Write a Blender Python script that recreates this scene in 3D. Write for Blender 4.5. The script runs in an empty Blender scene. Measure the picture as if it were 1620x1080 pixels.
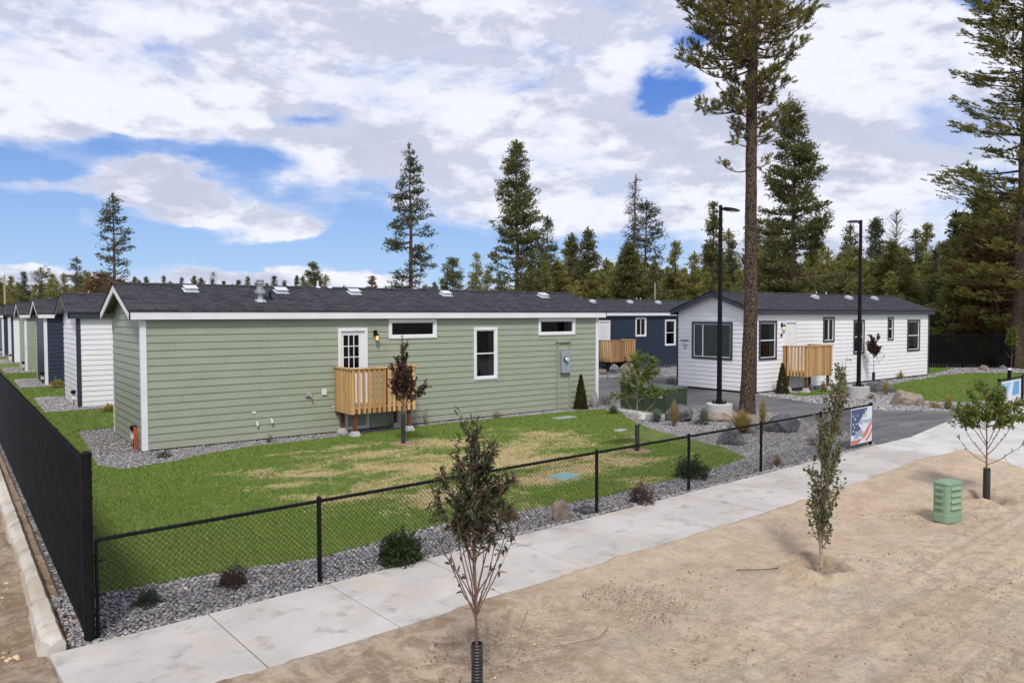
import bpy, math, random
import numpy as np
from mathutils import Matrix, Vector
R = math.radians
scene = bpy.context.scene
COL = scene.collection

# ------------------------------------------------------------------ camera
CAM = np.array([-3.773, -19.839, 3.3]); FPX = 1188.4; YAW = 0.92424; PITCH = 0.03462; ROLL = -0.0021
_fw = np.array([math.cos(YAW)*math.cos(PITCH), math.sin(YAW)*math.cos(PITCH), -math.sin(PITCH)])
_rt = np.array([math.sin(YAW), -math.cos(YAW), 0.0]); _up = np.cross(_rt, _fw)
RT = _rt*math.cos(ROLL)+_up*math.sin(ROLL); UP = -_rt*math.sin(ROLL)+_up*math.cos(ROLL)
cd = bpy.data.cameras.new('camera'); cam = bpy.data.objects.new('camera', cd); COL.objects.link(cam)
cd.sensor_width = 36; cd.lens = FPX/1620*36; cd.clip_end = 3000; cd.clip_start = 0.1
m = Matrix.Identity(4)
for i in range(3):
    m[i][0], m[i][1], m[i][2], m[i][3] = RT[i], UP[i], -_fw[i], CAM[i]
cam.matrix_world = m
scene.camera = cam
scene.view_settings.view_transform = 'Standard'; scene.view_settings.look = 'None'
scene.view_settings.gamma = 1; scene.view_settings.exposure = 0.12

def ray(x, y):
    d = _fw*FPX+RT*(x-810)-UP*(y-540); return d/np.linalg.norm(d)
def azel(x, y):
    d = ray(x, y); return math.atan2(d[1], d[0]), math.asin(d[2])
def far(x, depth):            # ground point of a far tree: direction and distance
    r = math.cos(YAW), math.sin(YAW)
    return (CAM[0]+depth*r[0]+math.sin(YAW)*(x-810)/FPX*depth, CAM[1]+depth*r[1]-math.cos(YAW)*(x-810)/FPX*depth)

# ------------------------------------------------------------------ node helpers
class NT:
    def __init__(s, t): s.t = t; s.n = t.nodes; s.l = t.links
    def new(s, k, **kw):
        nd = s.n.new(k)
        for a, b in kw.items(): setattr(nd, a, b)
        return nd
    def put(s, sock, v):
        if isinstance(v, bpy.types.NodeSocket): s.l.new(v, sock)
        else:
            if isinstance(v, (tuple, list)) and len(v) == 3 and sock.type == 'RGBA': v = (*v, 1)
            sock.default_value = v
    def math(s, op, a, b=0.0, c=None, clamp=False):
        nd = s.new('ShaderNodeMath', operation=op, use_clamp=clamp)
        s.put(nd.inputs[0], a); s.put(nd.inputs[1], b)
        if c is not None: s.put(nd.inputs[2], c)
        return nd.outputs[0]
    def mix(s, f, a, b, mode='MIX'):
        nd = s.new('ShaderNodeMix', data_type='RGBA', blend_type=mode)
        s.put(nd.inputs[0], f); s.put(nd.inputs[6], a); s.put(nd.inputs[7], b); return nd.outputs[2]
    def noise(s, vec, scale, detail=4, rough=.55, dist=0.0, out=0):
        nd = s.new('ShaderNodeTexNoise')
        if vec is not None: s.put(nd.inputs['Vector'], vec)
        nd.inputs['Scale'].default_value = scale; nd.inputs['Detail'].default_value = detail
        nd.inputs['Roughness'].default_value = rough; nd.inputs['Distortion'].default_value = dist
        return nd.outputs[out]
    def ramp(s, v, a, b, smooth=True):
        nd = s.new('ShaderNodeMapRange', interpolation_type='SMOOTHSTEP' if smooth else 'LINEAR')
        s.put(nd.inputs[0], v); s.put(nd.inputs[1], a); s.put(nd.inputs[2], b); return nd.outputs[0]
    def vmath(s, op, a, b):
        nd = s.new('ShaderNodeVectorMath', operation=op); s.put(nd.inputs[0], a); s.put(nd.inputs[1], b); return nd.outputs[0]

# ------------------------------------------------------------------ world
SUN_AZ = R(-124); SUN_EL = R(50)
w = bpy.data.worlds.new('World'); scene.world = w; w.use_nodes = True
t = NT(w.node_tree); t.n.clear()
out = t.new('ShaderNodeOutputWorld'); bg = t.new('ShaderNodeBackground'); bg.inputs[1].default_value = 0.1
sky = t.new('ShaderNodeTexSky', sky_type='NISHITA'); sky.sun_disc = False
sky.sun_elevation = SUN_EL; sky.sun_rotation = math.pi/2-SUN_AZ; sky.altitude = 1300; sky.dust_density = .6
tc = t.new('ShaderNodeTexCoord'); sep = t.new('ShaderNodeSeparateXYZ'); t.l.new(tc.outputs['Generated'], sep.inputs[0])
X, Y, Z = sep.outputs
az = t.math('ARCTAN2', Y, X); el = t.math('ARCSINE', Z)
zc = t.math('ADD', t.math('MAXIMUM', Z, 0.0), 0.16)
cmb = t.new('ShaderNodeCombineXYZ'); t.put(cmb.inputs[0], t.math('DIVIDE', X, zc)); t.put(cmb.inputs[1], t.math('DIVIDE', Y, zc)); t.put(cmb.inputs[2], t.math('MULTIPLY', Z, 6.0))
P = cmb.outputs[0]
Dv = t.vmath('MULTIPLY', tc.outputs['Generated'], (1., 1., 2.3))
n1 = t.math('ADD', t.math('MULTIPLY', t.noise(P, 1.3, 8, .54, .2), .45), t.math('MULTIPLY', t.noise(Dv, 4.2, 10, .60, .35), .62)); n1 = t.math('SUBTRACT', n1, .035)
wn = t.new('ShaderNodeTexNoise'); t.put(wn.inputs['Vector'], t.vmath('MULTIPLY', tc.outputs['Generated'], (1., 1., 2.0))); wn.inputs['Scale'].default_value = 6; wn.inputs['Detail'].default_value = 9; wn.inputs['Roughness'].default_value = .62
ws = t.new('ShaderNodeSeparateXYZ'); t.l.new(wn.outputs['Color'], ws.inputs[0])
az = t.math('ADD', az, t.math('MULTIPLY', t.math('SUBTRACT', ws.outputs[0], .5), .20)); el0 = el; el = t.math('ADD', el, t.math('MULTIPLY', t.math('SUBTRACT', ws.outputs[1], .5), .085))
cov = t.math('ADD', 0.42, 0.0)
BLOBS = [(20, 268, 130, 24, -.75), (30, 345, 150, 66, -.95), (330, 300, 40, 14, .35), (120, 345, 30, 10, .5), (430, 290, 40, 16, .35), (250, 400, 330, 34, -.85), (400, 300, 70, 34, -.6), (560, 372, 150, 50, -1.0), (690, 392, 130, 26, -.8),
         (215, 238, 100, 18, -.65), (480, 197, 60, 8, -.34), (1085, 128, 40, 20, -.78), (1118, 66, 26, 20, -.5), (1540, 4, 34, 16, -1.0), (1055, 160, 30, 16, -.7), (960, 390, 130, 24, -.38),
         (760, 420, 80, 26, -.45), (365, 258, 60, 16, -.45), (1180, 400, 500, 50, -.12),
         (205, 300, 84, 28, .95), (290, 262, 46, 16, .7), (320, 338, 56, 15, .8), (460, 368, 50, 20, 1.25), (400, 385, 40, 12, .5), (20, 385, 40, 16, .7), (60, 404, 30, 6, .7), (30, 290, 50, 10, .6),
         (20, 438, 70, 16, 1.1), (400, 440, 95, 14, 1.1), (600, 440, 60, 10, .9)]
for (bx, by, rx, ry, wt) in BLOBS:
    a0, e0 = azel(bx, by); ra = rx/FPX*1.0; re = ry/FPX*1.0
    da = t.math('DIVIDE', t.math('SUBTRACT', az, a0), ra); de = t.math('DIVIDE', t.math('SUBTRACT', el, e0), re)
    q = t.math('ADD', t.math('MULTIPLY', da, da), t.math('MULTIPLY', de, de))
    cov = t.math('ADD', cov, t.math('MULTIPLY', t.math('EXPONENT', t.math('MULTIPLY', q, -0.9)), wt*(1.12 if wt < 0 else 1.05)))
tot = t.math('ADD', cov, t.math('MULTIPLY', t.math('SUBTRACT', n1, .5), 2.6))
alpha = t.ramp(tot, -.22, .46)
n2 = t.noise(t.vmath('ADD', P, (3.1, 7.7, 1.3)), 0.9, 5, .5, .4)
q1 = t.noise(t.vmath('ADD', Dv, (2.3, 5.1, .7)), 5.5, 9, .58, .3); q2 = t.noise(t.vmath('ADD', Dv, (2.3, 5.1, .82)), 5.5, 7, .58, .3)
rel = t.math('MULTIPLY', t.math('SUBTRACT', q1, q2), 2.1)          # billows: upper side against underside
r1 = t.noise(t.vmath('ADD', Dv, (1.3, 4.1, .2)), 15, 7, .6, .2); r2 = t.noise(t.vmath('ADD', Dv, (1.3, 4.1, .235)), 15, 6, .6, .2)
rel = t.math('ADD', rel, t.math('MULTIPLY', t.math('SUBTRACT', r1, r2), .9))
sh = t.ramp(t.math('ADD', t.math('ADD', t.math('MULTIPLY', n2, 1.15), -.07), rel), .26, .72)
sh = t.math('MAXIMUM', sh, t.math('MULTIPLY', t.ramp(tot, .62, .15), .35))
ccol = t.mix(sh, (5.3, 5.65, 7.1), (8.5, 8.65, 9.5))
ccol = t.mix(t.ramp(tot, .0, .3), (5.9, 6.7, 8.8), ccol)
blue = t.mix(t.ramp(el0, R(1), R(20)), (3.3, 5.3, 8.8), (0.6, 2.0, 7.0))
skyc = t.mix(0.75, sky.outputs[0], blue)
t.put(bg.inputs[0], t.mix(alpha, skyc, ccol)); t.l.new(bg.outputs[0], out.inputs[0])

sl = bpy.data.lights.new('sun', 'SUN'); so = bpy.data.objects.new('sun', sl); COL.objects.link(so)
sl.energy = 2.6; sl.angle = R(11); sl.color = (1, .95, .88)
sd = Vector((math.cos(SUN_AZ)*math.cos(SUN_EL), math.sin(SUN_AZ)*math.cos(SUN_EL), math.sin(SUN_EL)))
so.rotation_euler = sd.to_track_quat('Z', 'Y').to_euler(); so.location = (0, -30, 40)

# ------------------------------------------------------------------ materials
def mat(name, col, rough=.7, var=None, vscale=3.0, vdetail=5, bump=0, bscale=20, metal=0, spec=.5, stretch=None, objrand=0, coords='pos', thr=(.35, .65), bdist=.02):
    M = bpy.data.materials.new(name); M.use_nodes = True; t = NT(M.node_tree)
    b = M.node_tree.nodes['Principled BSDF']
    if coords == 'pos': v = t.new('ShaderNodeNewGeometry').outputs['Position']
    else: v = t.new('ShaderNodeTexCoord').outputs['Object']
    if stretch: v = t.vmath('MULTIPLY', v, stretch)
    c = col
    if var: c = t.mix(t.ramp(t.noise(v, vscale, vdetail), *thr), col, var)
    if objrand:
        oi = t.new('ShaderNodeObjectInfo'); c = t.mix(t.math('MULTIPLY', oi.outputs['Random'], objrand), c, (0.02, .02, .012))
    t.put(b.inputs['Base Color'], c); b.inputs['Roughness'].default_value = rough
    b.inputs['Metallic'].default_value = metal; b.inputs['Specular IOR Level'].default_value = spec
    if bump:
        bp = t.new('ShaderNodeBump'); bp.inputs['Strength'].default_value = bump; bp.inputs['Distance'].default_value = bdist
        t.put(bp.inputs['Height'], t.noise(v, bscale, 6, .6)); t.l.new(bp.outputs[0], b.inputs['Normal'])
    return M

def siding_mat(name, a, b_):
    M = bpy.data.materials.new(name); M.use_nodes = True; t = NT(M.node_tree); b = M.node_tree.nodes['Principled BSDF']
    v = t.new('ShaderNodeTexCoord').outputs['Object']
    st = t.vmath('MULTIPLY', v, (1.2, 1.2, 5.4))
    n = t.ramp(t.noise(st, 1.0, 3), .3, .7); g = t.noise(t.vmath('MULTIPLY', v, (6, 6, 90)), 1.5, 4, .6)
    c = t.mix(n, a, b_); c = t.mix(t.math('MULTIPLY', t.ramp(g, .4, .7), .12), c, tuple(k*.6 for k in a))
    # dust splashed on the lowest boards
    s2 = t.new('ShaderNodeSeparateXYZ'); t.put(s2.inputs[0], v)
    dz = t.math('ADD', s2.outputs[2], t.math('MULTIPLY', t.noise(v, 3, 4), .35))
    c = t.mix(t.math('MULTIPLY', t.ramp(dz, .5, .1), .3), c, (.34, .30, .23))
    t.put(b.inputs['Base Color'], c); b.inputs['Roughness'].default_value = .5; b.inputs['Specular IOR Level'].default_value = .35
    bp = t.new('ShaderNodeBump'); bp.inputs['Strength'].default_value = .25; bp.inputs['Distance'].default_value = .004
    t.put(bp.inputs['Height'], g); t.l.new(bp.outputs[0], b.inputs['Normal']); return M

def shingle_mat():
    M = bpy.data.materials.new('asphalt_shingles'); M.use_nodes = True; t = NT(M.node_tree); b = M.node_tree.nodes['Principled BSDF']
    v = t.new('ShaderNodeTexCoord').outputs['Object']
    br = t.new('ShaderNodeTexBrick'); br.offset = .37; br.offset_frequency = 2
    t.put(br.inputs['Vector'], v)
    br.inputs['Color1'].default_value = (.056, .057, .065, 1); br.inputs['Color2'].default_value = (.036, .037, .043, 1); br.inputs['Mortar'].default_value = (.012, .012, .015, 1)
    br.inputs['Scale'].default_value = 1; br.inputs['Mortar Size'].default_value = .009; br.inputs['Mortar Smooth'].default_value = .1
    br.inputs['Brick Width'].default_value = .31; br.inputs['Row Height'].default_value = .135
    br2 = t.new('ShaderNodeTexBrick'); br2.offset = .71; br2.offset_frequency = 3; t.put(br2.inputs['Vector'], t.vmath('ADD', v, (.13, .0, 0)))
    br2.inputs['Color1'].default_value = (1.25, 1.2, 1.15, 1); br2.inputs['Color2'].default_value = (.7, .72, .78, 1); br2.inputs['Mortar'].default_value = (.9, .9, .9, 1)
    br2.inputs['Scale'].default_value = 1; br2.inputs['Brick Width'].default_value = .19; br2.inputs['Row Height'].default_value = .135; br2.inputs['Mortar Size'].default_value = .002
    c = t.mix(1.0, br.outputs[0], br2.outputs[0], 'MULTIPLY')
    c = t.mix(t.math('MULTIPLY', t.ramp(t.noise(v, 1.3, 4), .4, .7), .3), c, (.055, .056, .062))
    t.put(b.inputs['Base Color'], c); b.inputs['Roughness'].default_value = .95; b.inputs['Specular IOR Level'].default_value = .2
    bp = t.new('ShaderNodeBump'); bp.inputs['Strength'].default_value = .35; bp.inputs['Distance'].default_value = .010
    t.put(bp.inputs['Height'], t.math('ADD', br.outputs['Fac'], t.math('MULTIPLY', t.noise(v, 160, 2), -.4))); bp.invert = True
    t.l.new(bp.outputs[0], b.inputs['Normal']); return M

def leaf_mat(name, a, b_, c3=None, rough=.6, nscale=1.2, transl=.42, objrand=.0):
    """foliage: per-leaf 'tint' attribute picks between the kinds of leaf, noise makes clumps"""
    M = bpy.data.materials.new(name); M.use_nodes = True; t = NT(M.node_tree); b = M.node_tree.nodes['Principled BSDF']
    at = t.new('ShaderNodeAttribute', attribute_name='tint').outputs['Fac']
    v = t.new('ShaderNodeTexCoord').outputs['Object']
    oi = t.new('ShaderNodeObjectInfo').outputs['Random']
    v = t.vmath('ADD', v, t.vmath('MULTIPLY', (9., 7., 5.), t.new('ShaderNodeCombineXYZ').outputs[0]))
    n = t.noise(v, nscale, 3)
    f = t.math('ADD', t.math('MULTIPLY', at, .65), t.math('MULTIPLY', t.math('SUBTRACT', n, .33), 1.1), clamp=True)
    a = tuple(k*1.2 for k in a) if 'needles' in name else a; b_ = tuple(k*1.2 for k in b_) if 'needles' in name else b_
    c = t.mix(f, a, b_)
    if c3: c = t.mix(t.ramp(t.math('ADD', at, t.math('MULTIPLY', n, .5)), 1.05, 1.25), c, c3)
    if objrand: c = t.mix(t.math('MULTIPLY', oi, objrand), c, tuple(k*.45 for k in a))
    t.put(b.inputs['Base Color'], c); b.inputs['Roughness'].default_value = rough; b.inputs['Specular IOR Level'].default_value = .3
    tr = t.new('ShaderNodeBsdfTranslucent'); t.put(tr.inputs[0], c); ms = t.new('ShaderNodeMixShader'); ms.inputs[0].default_value = transl
    t.l.new(b.outputs[0], ms.inputs[1]); t.l.new(tr.outputs[0], ms.inputs[2])
    t.l.new(ms.outputs[0], t.n['Material Output'].inputs[0]); return M

def lawn_mat(name, blade=False):
    M = bpy.data.materials.new(name); M.use_nodes = True; t = NT(M.node_tree); b = M.node_tree.nodes['Principled BSDF']
    v = t.new('ShaderNodeNewGeometry').outputs['Position']
    s = t.new('ShaderNodeSeparateXYZ'); t.put(s.inputs[0], v)
    # straw coloured dead patches, in the yard in front of the green house
    warp = t.vmath('MULTIPLY', v, (.55, 1.0, 1.0))
    p = t.noise(warp, 1.05, 7, .66, .5)
    p2 = t.noise(v, 7, 4, .6)
    dx = t.math('DIVIDE', t.math('SUBTRACT', s.outputs[0], 5.6), 5.6); dy = t.math('DIVIDE', t.math('SUBTRACT', s.outputs[1], -5.9), 4.3)
    zone = t.math('SUBTRACT', 1.0, t.math('ADD', t.math('POWER', t.math('ABSOLUTE', dx), 3.0), t.math('POWER', t.math('ABSOLUTE', dy), 3.0)))
    zone = t.math('MAXIMUM', zone, -1.0)
    k = t.math('ADD', t.math('ADD', p, t.math('MULTIPLY', zone, .20)), t.math('MULTIPLY', t.math('SUBTRACT', p2, .5), .22))
    f = t.ramp(k, .555, .80)
    left = t.math('MULTIPLY', t.ramp(s.outputs[0], -1.0, -2.3), t.ramp(s.outputs[1], -4, 1)); 
    f = t.math('MAXIMUM', f, t.math('MULTIPLY', t.math('MULTIPLY', left, t.ramp(p2, .35, .6)), .55))
    g1 = t.mix(t.ramp(t.noise(v, 2.3, 4), .35, .68), (.125, .18, .028), (.19, .25, .05))
    g1 = t.mix(t.math('MULTIPLY', t.ramp(t.noise(v, 60, 2), .45, .7), .5), g1, (.15, .20, .04))
    d = t.mix(t.ramp(t.noise(v, 30, 3), .35, .65), (.36, .27, .12), (.50, .40, .21))
    if blade:
        at = t.new('ShaderNodeAttribute', attribute_name='tint').outputs['Fac']
        g1 = t.mix(at, (.098, .170, .024), (.235, .325, .075)); d = t.mix(at, (.42, .33, .17), (.66, .55, .33))
        f = t.ramp(t.math('ADD', f, t.math('MULTIPLY', t.math('SUBTRACT', at, .5), .85)), .33, .67)
    else: g1 = t.mix(.35, g1, (.05, .07, .02))
    t.put(b.inputs['Base Color'], t.mix(f, g1, d)); b.inputs['Roughness'].default_value = .75; b.inputs['Specular IOR Level'].default_value = .2
    if not blade:
        bp = t.new('ShaderNodeBump'); bp.inputs['Strength'].default_value = .8; bp.inputs['Distance'].default_value = .03
        t.put(bp.inputs['Height'], t.noise(v, 45, 5, .7)); t.l.new(bp.outputs[0], b.inputs['Normal'])
    return M

def gravel_mat(name):
    M = bpy.data.materials.new(name); M.use_nodes = True; t = NT(M.node_tree); b = M.node_tree.nodes['Principled BSDF']
    v = t.new('ShaderNodeNewGeometry').outputs['Position']
    vo = t.new('ShaderNodeTexVoronoi'); t.put(vo.inputs['Vector'], v); vo.inputs['Scale'].default_value = 17
    sp = t.new('ShaderNodeSeparateColor'); t.put(sp.inputs[0], vo.outputs['Color'])
    c = t.mix(t.ramp(sp.outputs[0], .1, .95, False), (.10, .11, .125), (.44, .41, .38)); c = t.mix(t.ramp(sp.outputs[1], .7, .75), c, (.36, .27, .20))
    c = t.mix(t.ramp(vo.outputs['Distance'], .32, .6), c, (.07, .065, .06))
    t.put(b.inputs['Base Color'], c); b.inputs['Roughness'].default_value = .8
    bp = t.new('ShaderNodeBump'); bp.inputs['Strength'].default_value = 1; bp.inputs['Distance'].default_value = .035; bp.invert = True
    t.put(bp.inputs['Height'], vo.outputs['Distance']); t.l.new(bp.outputs[0], b.inputs['Normal']); return M

def stone_mat():
    M = bpy.data.materials.new('river_stones'); M.use_nodes = True; t = NT(M.node_tree); b = M.node_tree.nodes['Principled BSDF']
    at = t.new('ShaderNodeAttribute', attribute_name='tint').outputs['Fac']
    cr = t.new('ShaderNodeValToRGB'); e = cr.color_ramp; t.put(cr.inputs[0], at)
    e.elements[0].color = (.11, .12, .14, 1); e.elements[1].position = 1; e.elements[1].color = (.60, .57, .53, 1)
    for pos, c in ((.3, (.20, .21, .235, 1)), (.5, (.30, .305, .32, 1)), (.68, (.36, .30, .25, 1)), (.8, (.42, .41, .41, 1)), (.9, (.26, .20, .17, 1))):
        x = e.elements.new(pos); x.color = c
    t.l.new(cr.outputs[0], b.inputs['Base Color']); b.inputs['Roughness'].default_value = .65; return M

def dirt_mat():
    M = bpy.data.materials.new('sandy_dirt'); M.use_nodes = True; t = NT(M.node_tree); b = M.node_tree.nodes['Principled BSDF']
    v = t.new('ShaderNodeNewGeometry').outputs['Position']
    s = t.new('ShaderNodeSeparateXYZ'); t.put(s.inputs[0], v)
    n1 = t.ramp(t.noise(v, .7, 6, .6), .35, .65); n2 = t.ramp(t.noise(v, 5, 6, .65), .40, .66)
    c = t.mix(n1, (.72, .53, .335), (.82, .64, .44)); c = t.mix(t.math('MULTIPLY', n2, .5), c, (.36, .265, .175)); c = t.mix(t.math('MULTIPLY', t.ramp(t.noise(t.vmath('MULTIPLY', v, (.25, 1.0, 1.)), 1.6, 7, .7, 1.5), .52, .68), .5), c, (.68, .57, .44))
    vv = t.math('SUBTRACT', t.math('MULTIPLY', t.math('ADD', s.outputs[1], 11.22), math.cos(.0579)), t.math('MULTIPLY', t.math('ADD', s.outputs[0], 2.65), math.sin(.0579)))
    wv = t.math('ADD', vv, t.math('MULTIPLY', t.math('SUBTRACT', t.noise(v, 1.1, 6, .65), .5), 1.8))
    uu = t.math('ADD', s.outputs[0], t.math('MULTIPLY', s.outputs[1], .058)); cx = t.new('ShaderNodeCombineXYZ'); t.put(cx.inputs[0], t.math('MULTIPLY', uu, .10)); t.put(cx.inputs[1], t.math('MULTIPLY', vv, 2.4))
    stk = t.noise(cx.outputs[0], 1.6, 6, .62, .25); rd = t.ramp(vv, -3.6, -4.8)     # graded streaks along the road
    c = t.mix(t.math('MULTIPLY', t.math('MULTIPLY', t.ramp(stk, .50, .62), rd), .55), c, (.55, .41, .275)); c = t.mix(t.math('MULTIPLY', t.math('MULTIPLY', t.ramp(stk, .46, .36), rd), .5), c, (.84, .68, .49))
    pk = t.ramp(wv, -4.6, -2.9)        # browner loose bank next to the walk, paler graded road
    c = t.mix(t.math('MULTIPLY', pk, .8), c, t.mix(t.ramp(t.noise(v, 2.2, 7, .7), .35, .65), (.60, .425, .28), (.78, .59, .41)))
    dk = t.math('MULTIPLY', t.math('MULTIPLY', t.ramp(s.outputs[0], 3.0, .5), pk), t.ramp(t.noise(v, 2.6, 7, .72, .6), .42, .60)); c = t.mix(t.math('MULTIPLY', dk, .75), c, (.33, .21, .125))
    for (bx_, by_) in ((5.30, -14.51), (10.99, -14.32), (12.6, -14.9), (-.33, -14.79)):
        ddx = t.math('SUBTRACT', s.outputs[0], bx_); ddy = t.math('SUBTRACT', s.outputs[1], by_); dd = t.math('ADD', t.math('SQRT', t.math('ADD', t.math('MULTIPLY', ddx, ddx), t.math('MULTIPLY', ddy, ddy))), t.math('MULTIPLY', t.math('SUBTRACT', t.noise(v, 6, 4), .5), .5))
        c = t.mix(t.math('MULTIPLY', t.ramp(dd, .50, .22), .65), c, (.27, .175, .105))
    # damp darker soil left of the fence
    lx = t.ramp(t.math('ADD', s.outputs[0], t.math('MULTIPLY', t.noise(v, 1.5, 4), 1.2)), -.6, -3.2)
    c = t.mix(t.math('MULTIPLY', lx, t.math('ADD', .35, t.math('MULTIPLY', n2, .5))), c, (.30, .195, .11))
    # grey packed gravelly soil where the parkway meets the road
    st = t.vmath('MULTIPLY', v, (.35, 1.1, 1)); gy = t.ramp(t.noise(st, 1.1, 6, .65), .47, .68)
    c = t.mix(t.math('MULTIPLY', gy, .40), c, (.54, .46, .37))
    md = t.noise(v, 11, 6, .75); c = t.mix(t.math('MULTIPLY', t.ramp(md, .52, .66), .28), c, (.30, .20, .125)); c = t.mix(t.math('MULTIPLY', t.ramp(md, .47, .36), .30), c, (.68, .58, .46))  # mottled contrast painted in for the small shadows among the clods
    sp = t.ramp(t.noise(v, 55, 3, .7), .62, .70); c = t.mix(t.math('MULTIPLY', sp, .7), c, (.14, .10, .07))  # dark specks, strengthened to suggest those small shadows
    sp2 = t.ramp(t.noise(t.vmath('ADD', v, (4., 9., 0.)), 75, 2, .6), .68, .74); c = t.mix(t.math('MULTIPLY', sp2, .6), c, (.62, .56, .50))
    c = t.mix(1.0, c, (1.04, 1.08, 1.14), 'MULTIPLY')
    t.put(b.inputs['Base Color'], c); b.inputs['Roughness'].default_value = .95; b.inputs['Specular IOR Level'].default_value = .15
    h = t.math('ADD', t.noise(v, 12, 8, .7), t.math('MULTIPLY', t.noise(v, 70, 4, .7), .35))
    bp = t.new('ShaderNodeBump'); bp.inputs['Strength'].default_value = 1.0; bp.inputs['Distance'].default_value = .09
    t.put(bp.inputs['Height'], h); t.l.new(bp.outputs[0], b.inputs['Normal']); return M

def concrete_mat(name, a, b_, warm=.3):
    M = bpy.data.materials.new(name); M.use_nodes = True; t = NT(M.node_tree); b = M.node_tree.nodes['Principled BSDF']
    v = t.new('ShaderNodeNewGeometry').outputs['Position']
    c = t.mix(t.ramp(t.noise(v, .9, 6, .6, .4), .35, .65), a, b_)
    c = t.mix(t.math('MULTIPLY', t.ramp(t.noise(v, 2.6, 6, .65), .52, .70), .75), c, tuple(k*.66 for k in a))
    c = t.mix(t.math('MULTIPLY', t.ramp(t.noise(t.vmath('ADD', v, (11., 3., 0.)), 1.7, 6, .6), .50, .68), warm), c, (.52, .42, .31))
    br = t.noise(t.vmath('MULTIPLY', v, (3., 60., 3.)), 2, 3)
    c = t.mix(t.math('MULTIPLY', t.ramp(br, .45, .7), .10), c, tuple(k*.6 for k in a))
    c = t.mix(t.math('MULTIPLY', t.ramp(t.noise(v, 40, 4, .7), .62, .7), .3), c, tuple(k*.5 for k in a))
    t.put(b.inputs['Base Color'], c); b.inputs['Roughness'].default_value = .8; b.inputs['Specular IOR Level'].default_value = .3
    bp = t.new('ShaderNodeBump'); bp.inputs['Strength'].default_value = .25; bp.inputs['Distance'].default_value = .006
    t.put(bp.inputs['Height'], t.noise(v, 60, 6, .7)); t.l.new(bp.outputs[0], b.inputs['Normal']); return M

def asphalt_mat():
    M = bpy.data.materials.new('asphalt'); M.use_nodes = True; t = NT(M.node_tree); b = M.node_tree.nodes['Principled BSDF']
    v = t.new('ShaderNodeNewGeometry').outputs['Position']
    c = t.mix(t.ramp(t.noise(v, .5, 6, .6, .5), .35, .65), (.085, .085, .09), (.135, .13, .13))
    st = t.noise(t.vmath('MULTIPLY', v, (.25, 2.0, 1)), 1.0, 6, .65, 1.0); c = t.mix(t.math('MULTIPLY', t.ramp(st, .48, .66), .6), c, (.21, .195, .18))
    st2 = t.noise(t.vmath('ADD', t.vmath('MULTIPLY', v, (.5, 1.4, 1)), (5., 2., 0.)), 1.3, 6, .65, 1.4); c = t.mix(t.math('MULTIPLY', t.ramp(st2, .56, .62), .55), c, (.055, .055, .058))
    c = t.mix(t.math('MULTIPLY', t.ramp(t.noise(v, 90, 3, .7), .55, .7), .35), c, (.24, .23, .22))
    t.put(b.inputs['Base Color'], c); b.inputs['Roughness'].default_value = .75; b.inputs['Specular IOR Level'].default_value = .35
    bp = t.new('ShaderNodeBump'); bp.inputs['Strength'].default_value = .4; bp.inputs['Distance'].default_value = .01
    t.put(bp.inputs['Height'], t.noise(v, 90, 4, .7)); t.l.new(bp.outputs[0], b.inputs['Normal']); return M

def bark_mat(name, a, b_, c3):
    M = bpy.data.materials.new(name); M.use_nodes = True; t = NT(M.node_tree); b = M.node_tree.nodes['Principled BSDF']
    v = t.new('ShaderNodeTexCoord').outputs['Object']
    st = t.vmath('MULTIPLY', v, (1, 1, .36))
    vo = t.new('ShaderNodeTexVoronoi'); t.put(vo.inputs['Vector'], t.vmath('ADD', st, t.vmath('MULTIPLY', t.noise(v, 5, 4, out=1), (.1, .1, .1)))); vo.inputs['Scale'].default_value = 34
    n = t.noise(st, 34, 6, .75)
    c = t.mix(t.ramp(n, .35, .62), a, b_); c = t.mix(t.ramp(t.noise(v, 30, 4, .7), .60, .68), c, c3)
    c = t.mix(t.ramp(vo.outputs['Distance'], .35, .62), c, tuple(k*.35 for k in a))
    t.put(b.inputs['Base Color'], c); b.inputs['Roughness'].default_value = .9; b.inputs['Specular IOR Level'].default_value = .15
    bp = t.new('ShaderNodeBump'); bp.inputs['Strength'].default_value = 1; bp.inputs['Distance'].default_value = .03; bp.invert = True
    t.put(bp.inputs['Height'], vo.outputs['Distance']); t.l.new(bp.outputs[0], b.inputs['Normal']); return M

def wood_mat(name, a, b_):
    M = bpy.data.materials.new(name); M.use_nodes = True; t = NT(M.node_tree); b = M.node_tree.nodes['Principled BSDF']
    v = t.new('ShaderNodeTexCoord').outputs['Object']
    bd = t.noise(t.vmath('MULTIPLY', v, (19., 19., .02)), 1, 0)       # board to board
    gr = t.noise(t.vmath('MULTIPLY', v, (40., 40., 3.)), 1, 4, .6)
    c = t.mix(t.ramp(bd, .3, .7), a, b_); c = t.mix(t.math('MULTIPLY', t.ramp(gr, .45, .7), .45), c, tuple(k*.55 for k in a))
    t.put(b.inputs['Base Color'], c); b.inputs['Roughness'].default_value = .6; b.inputs['Specular IOR Level'].default_value = .3; return M

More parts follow.
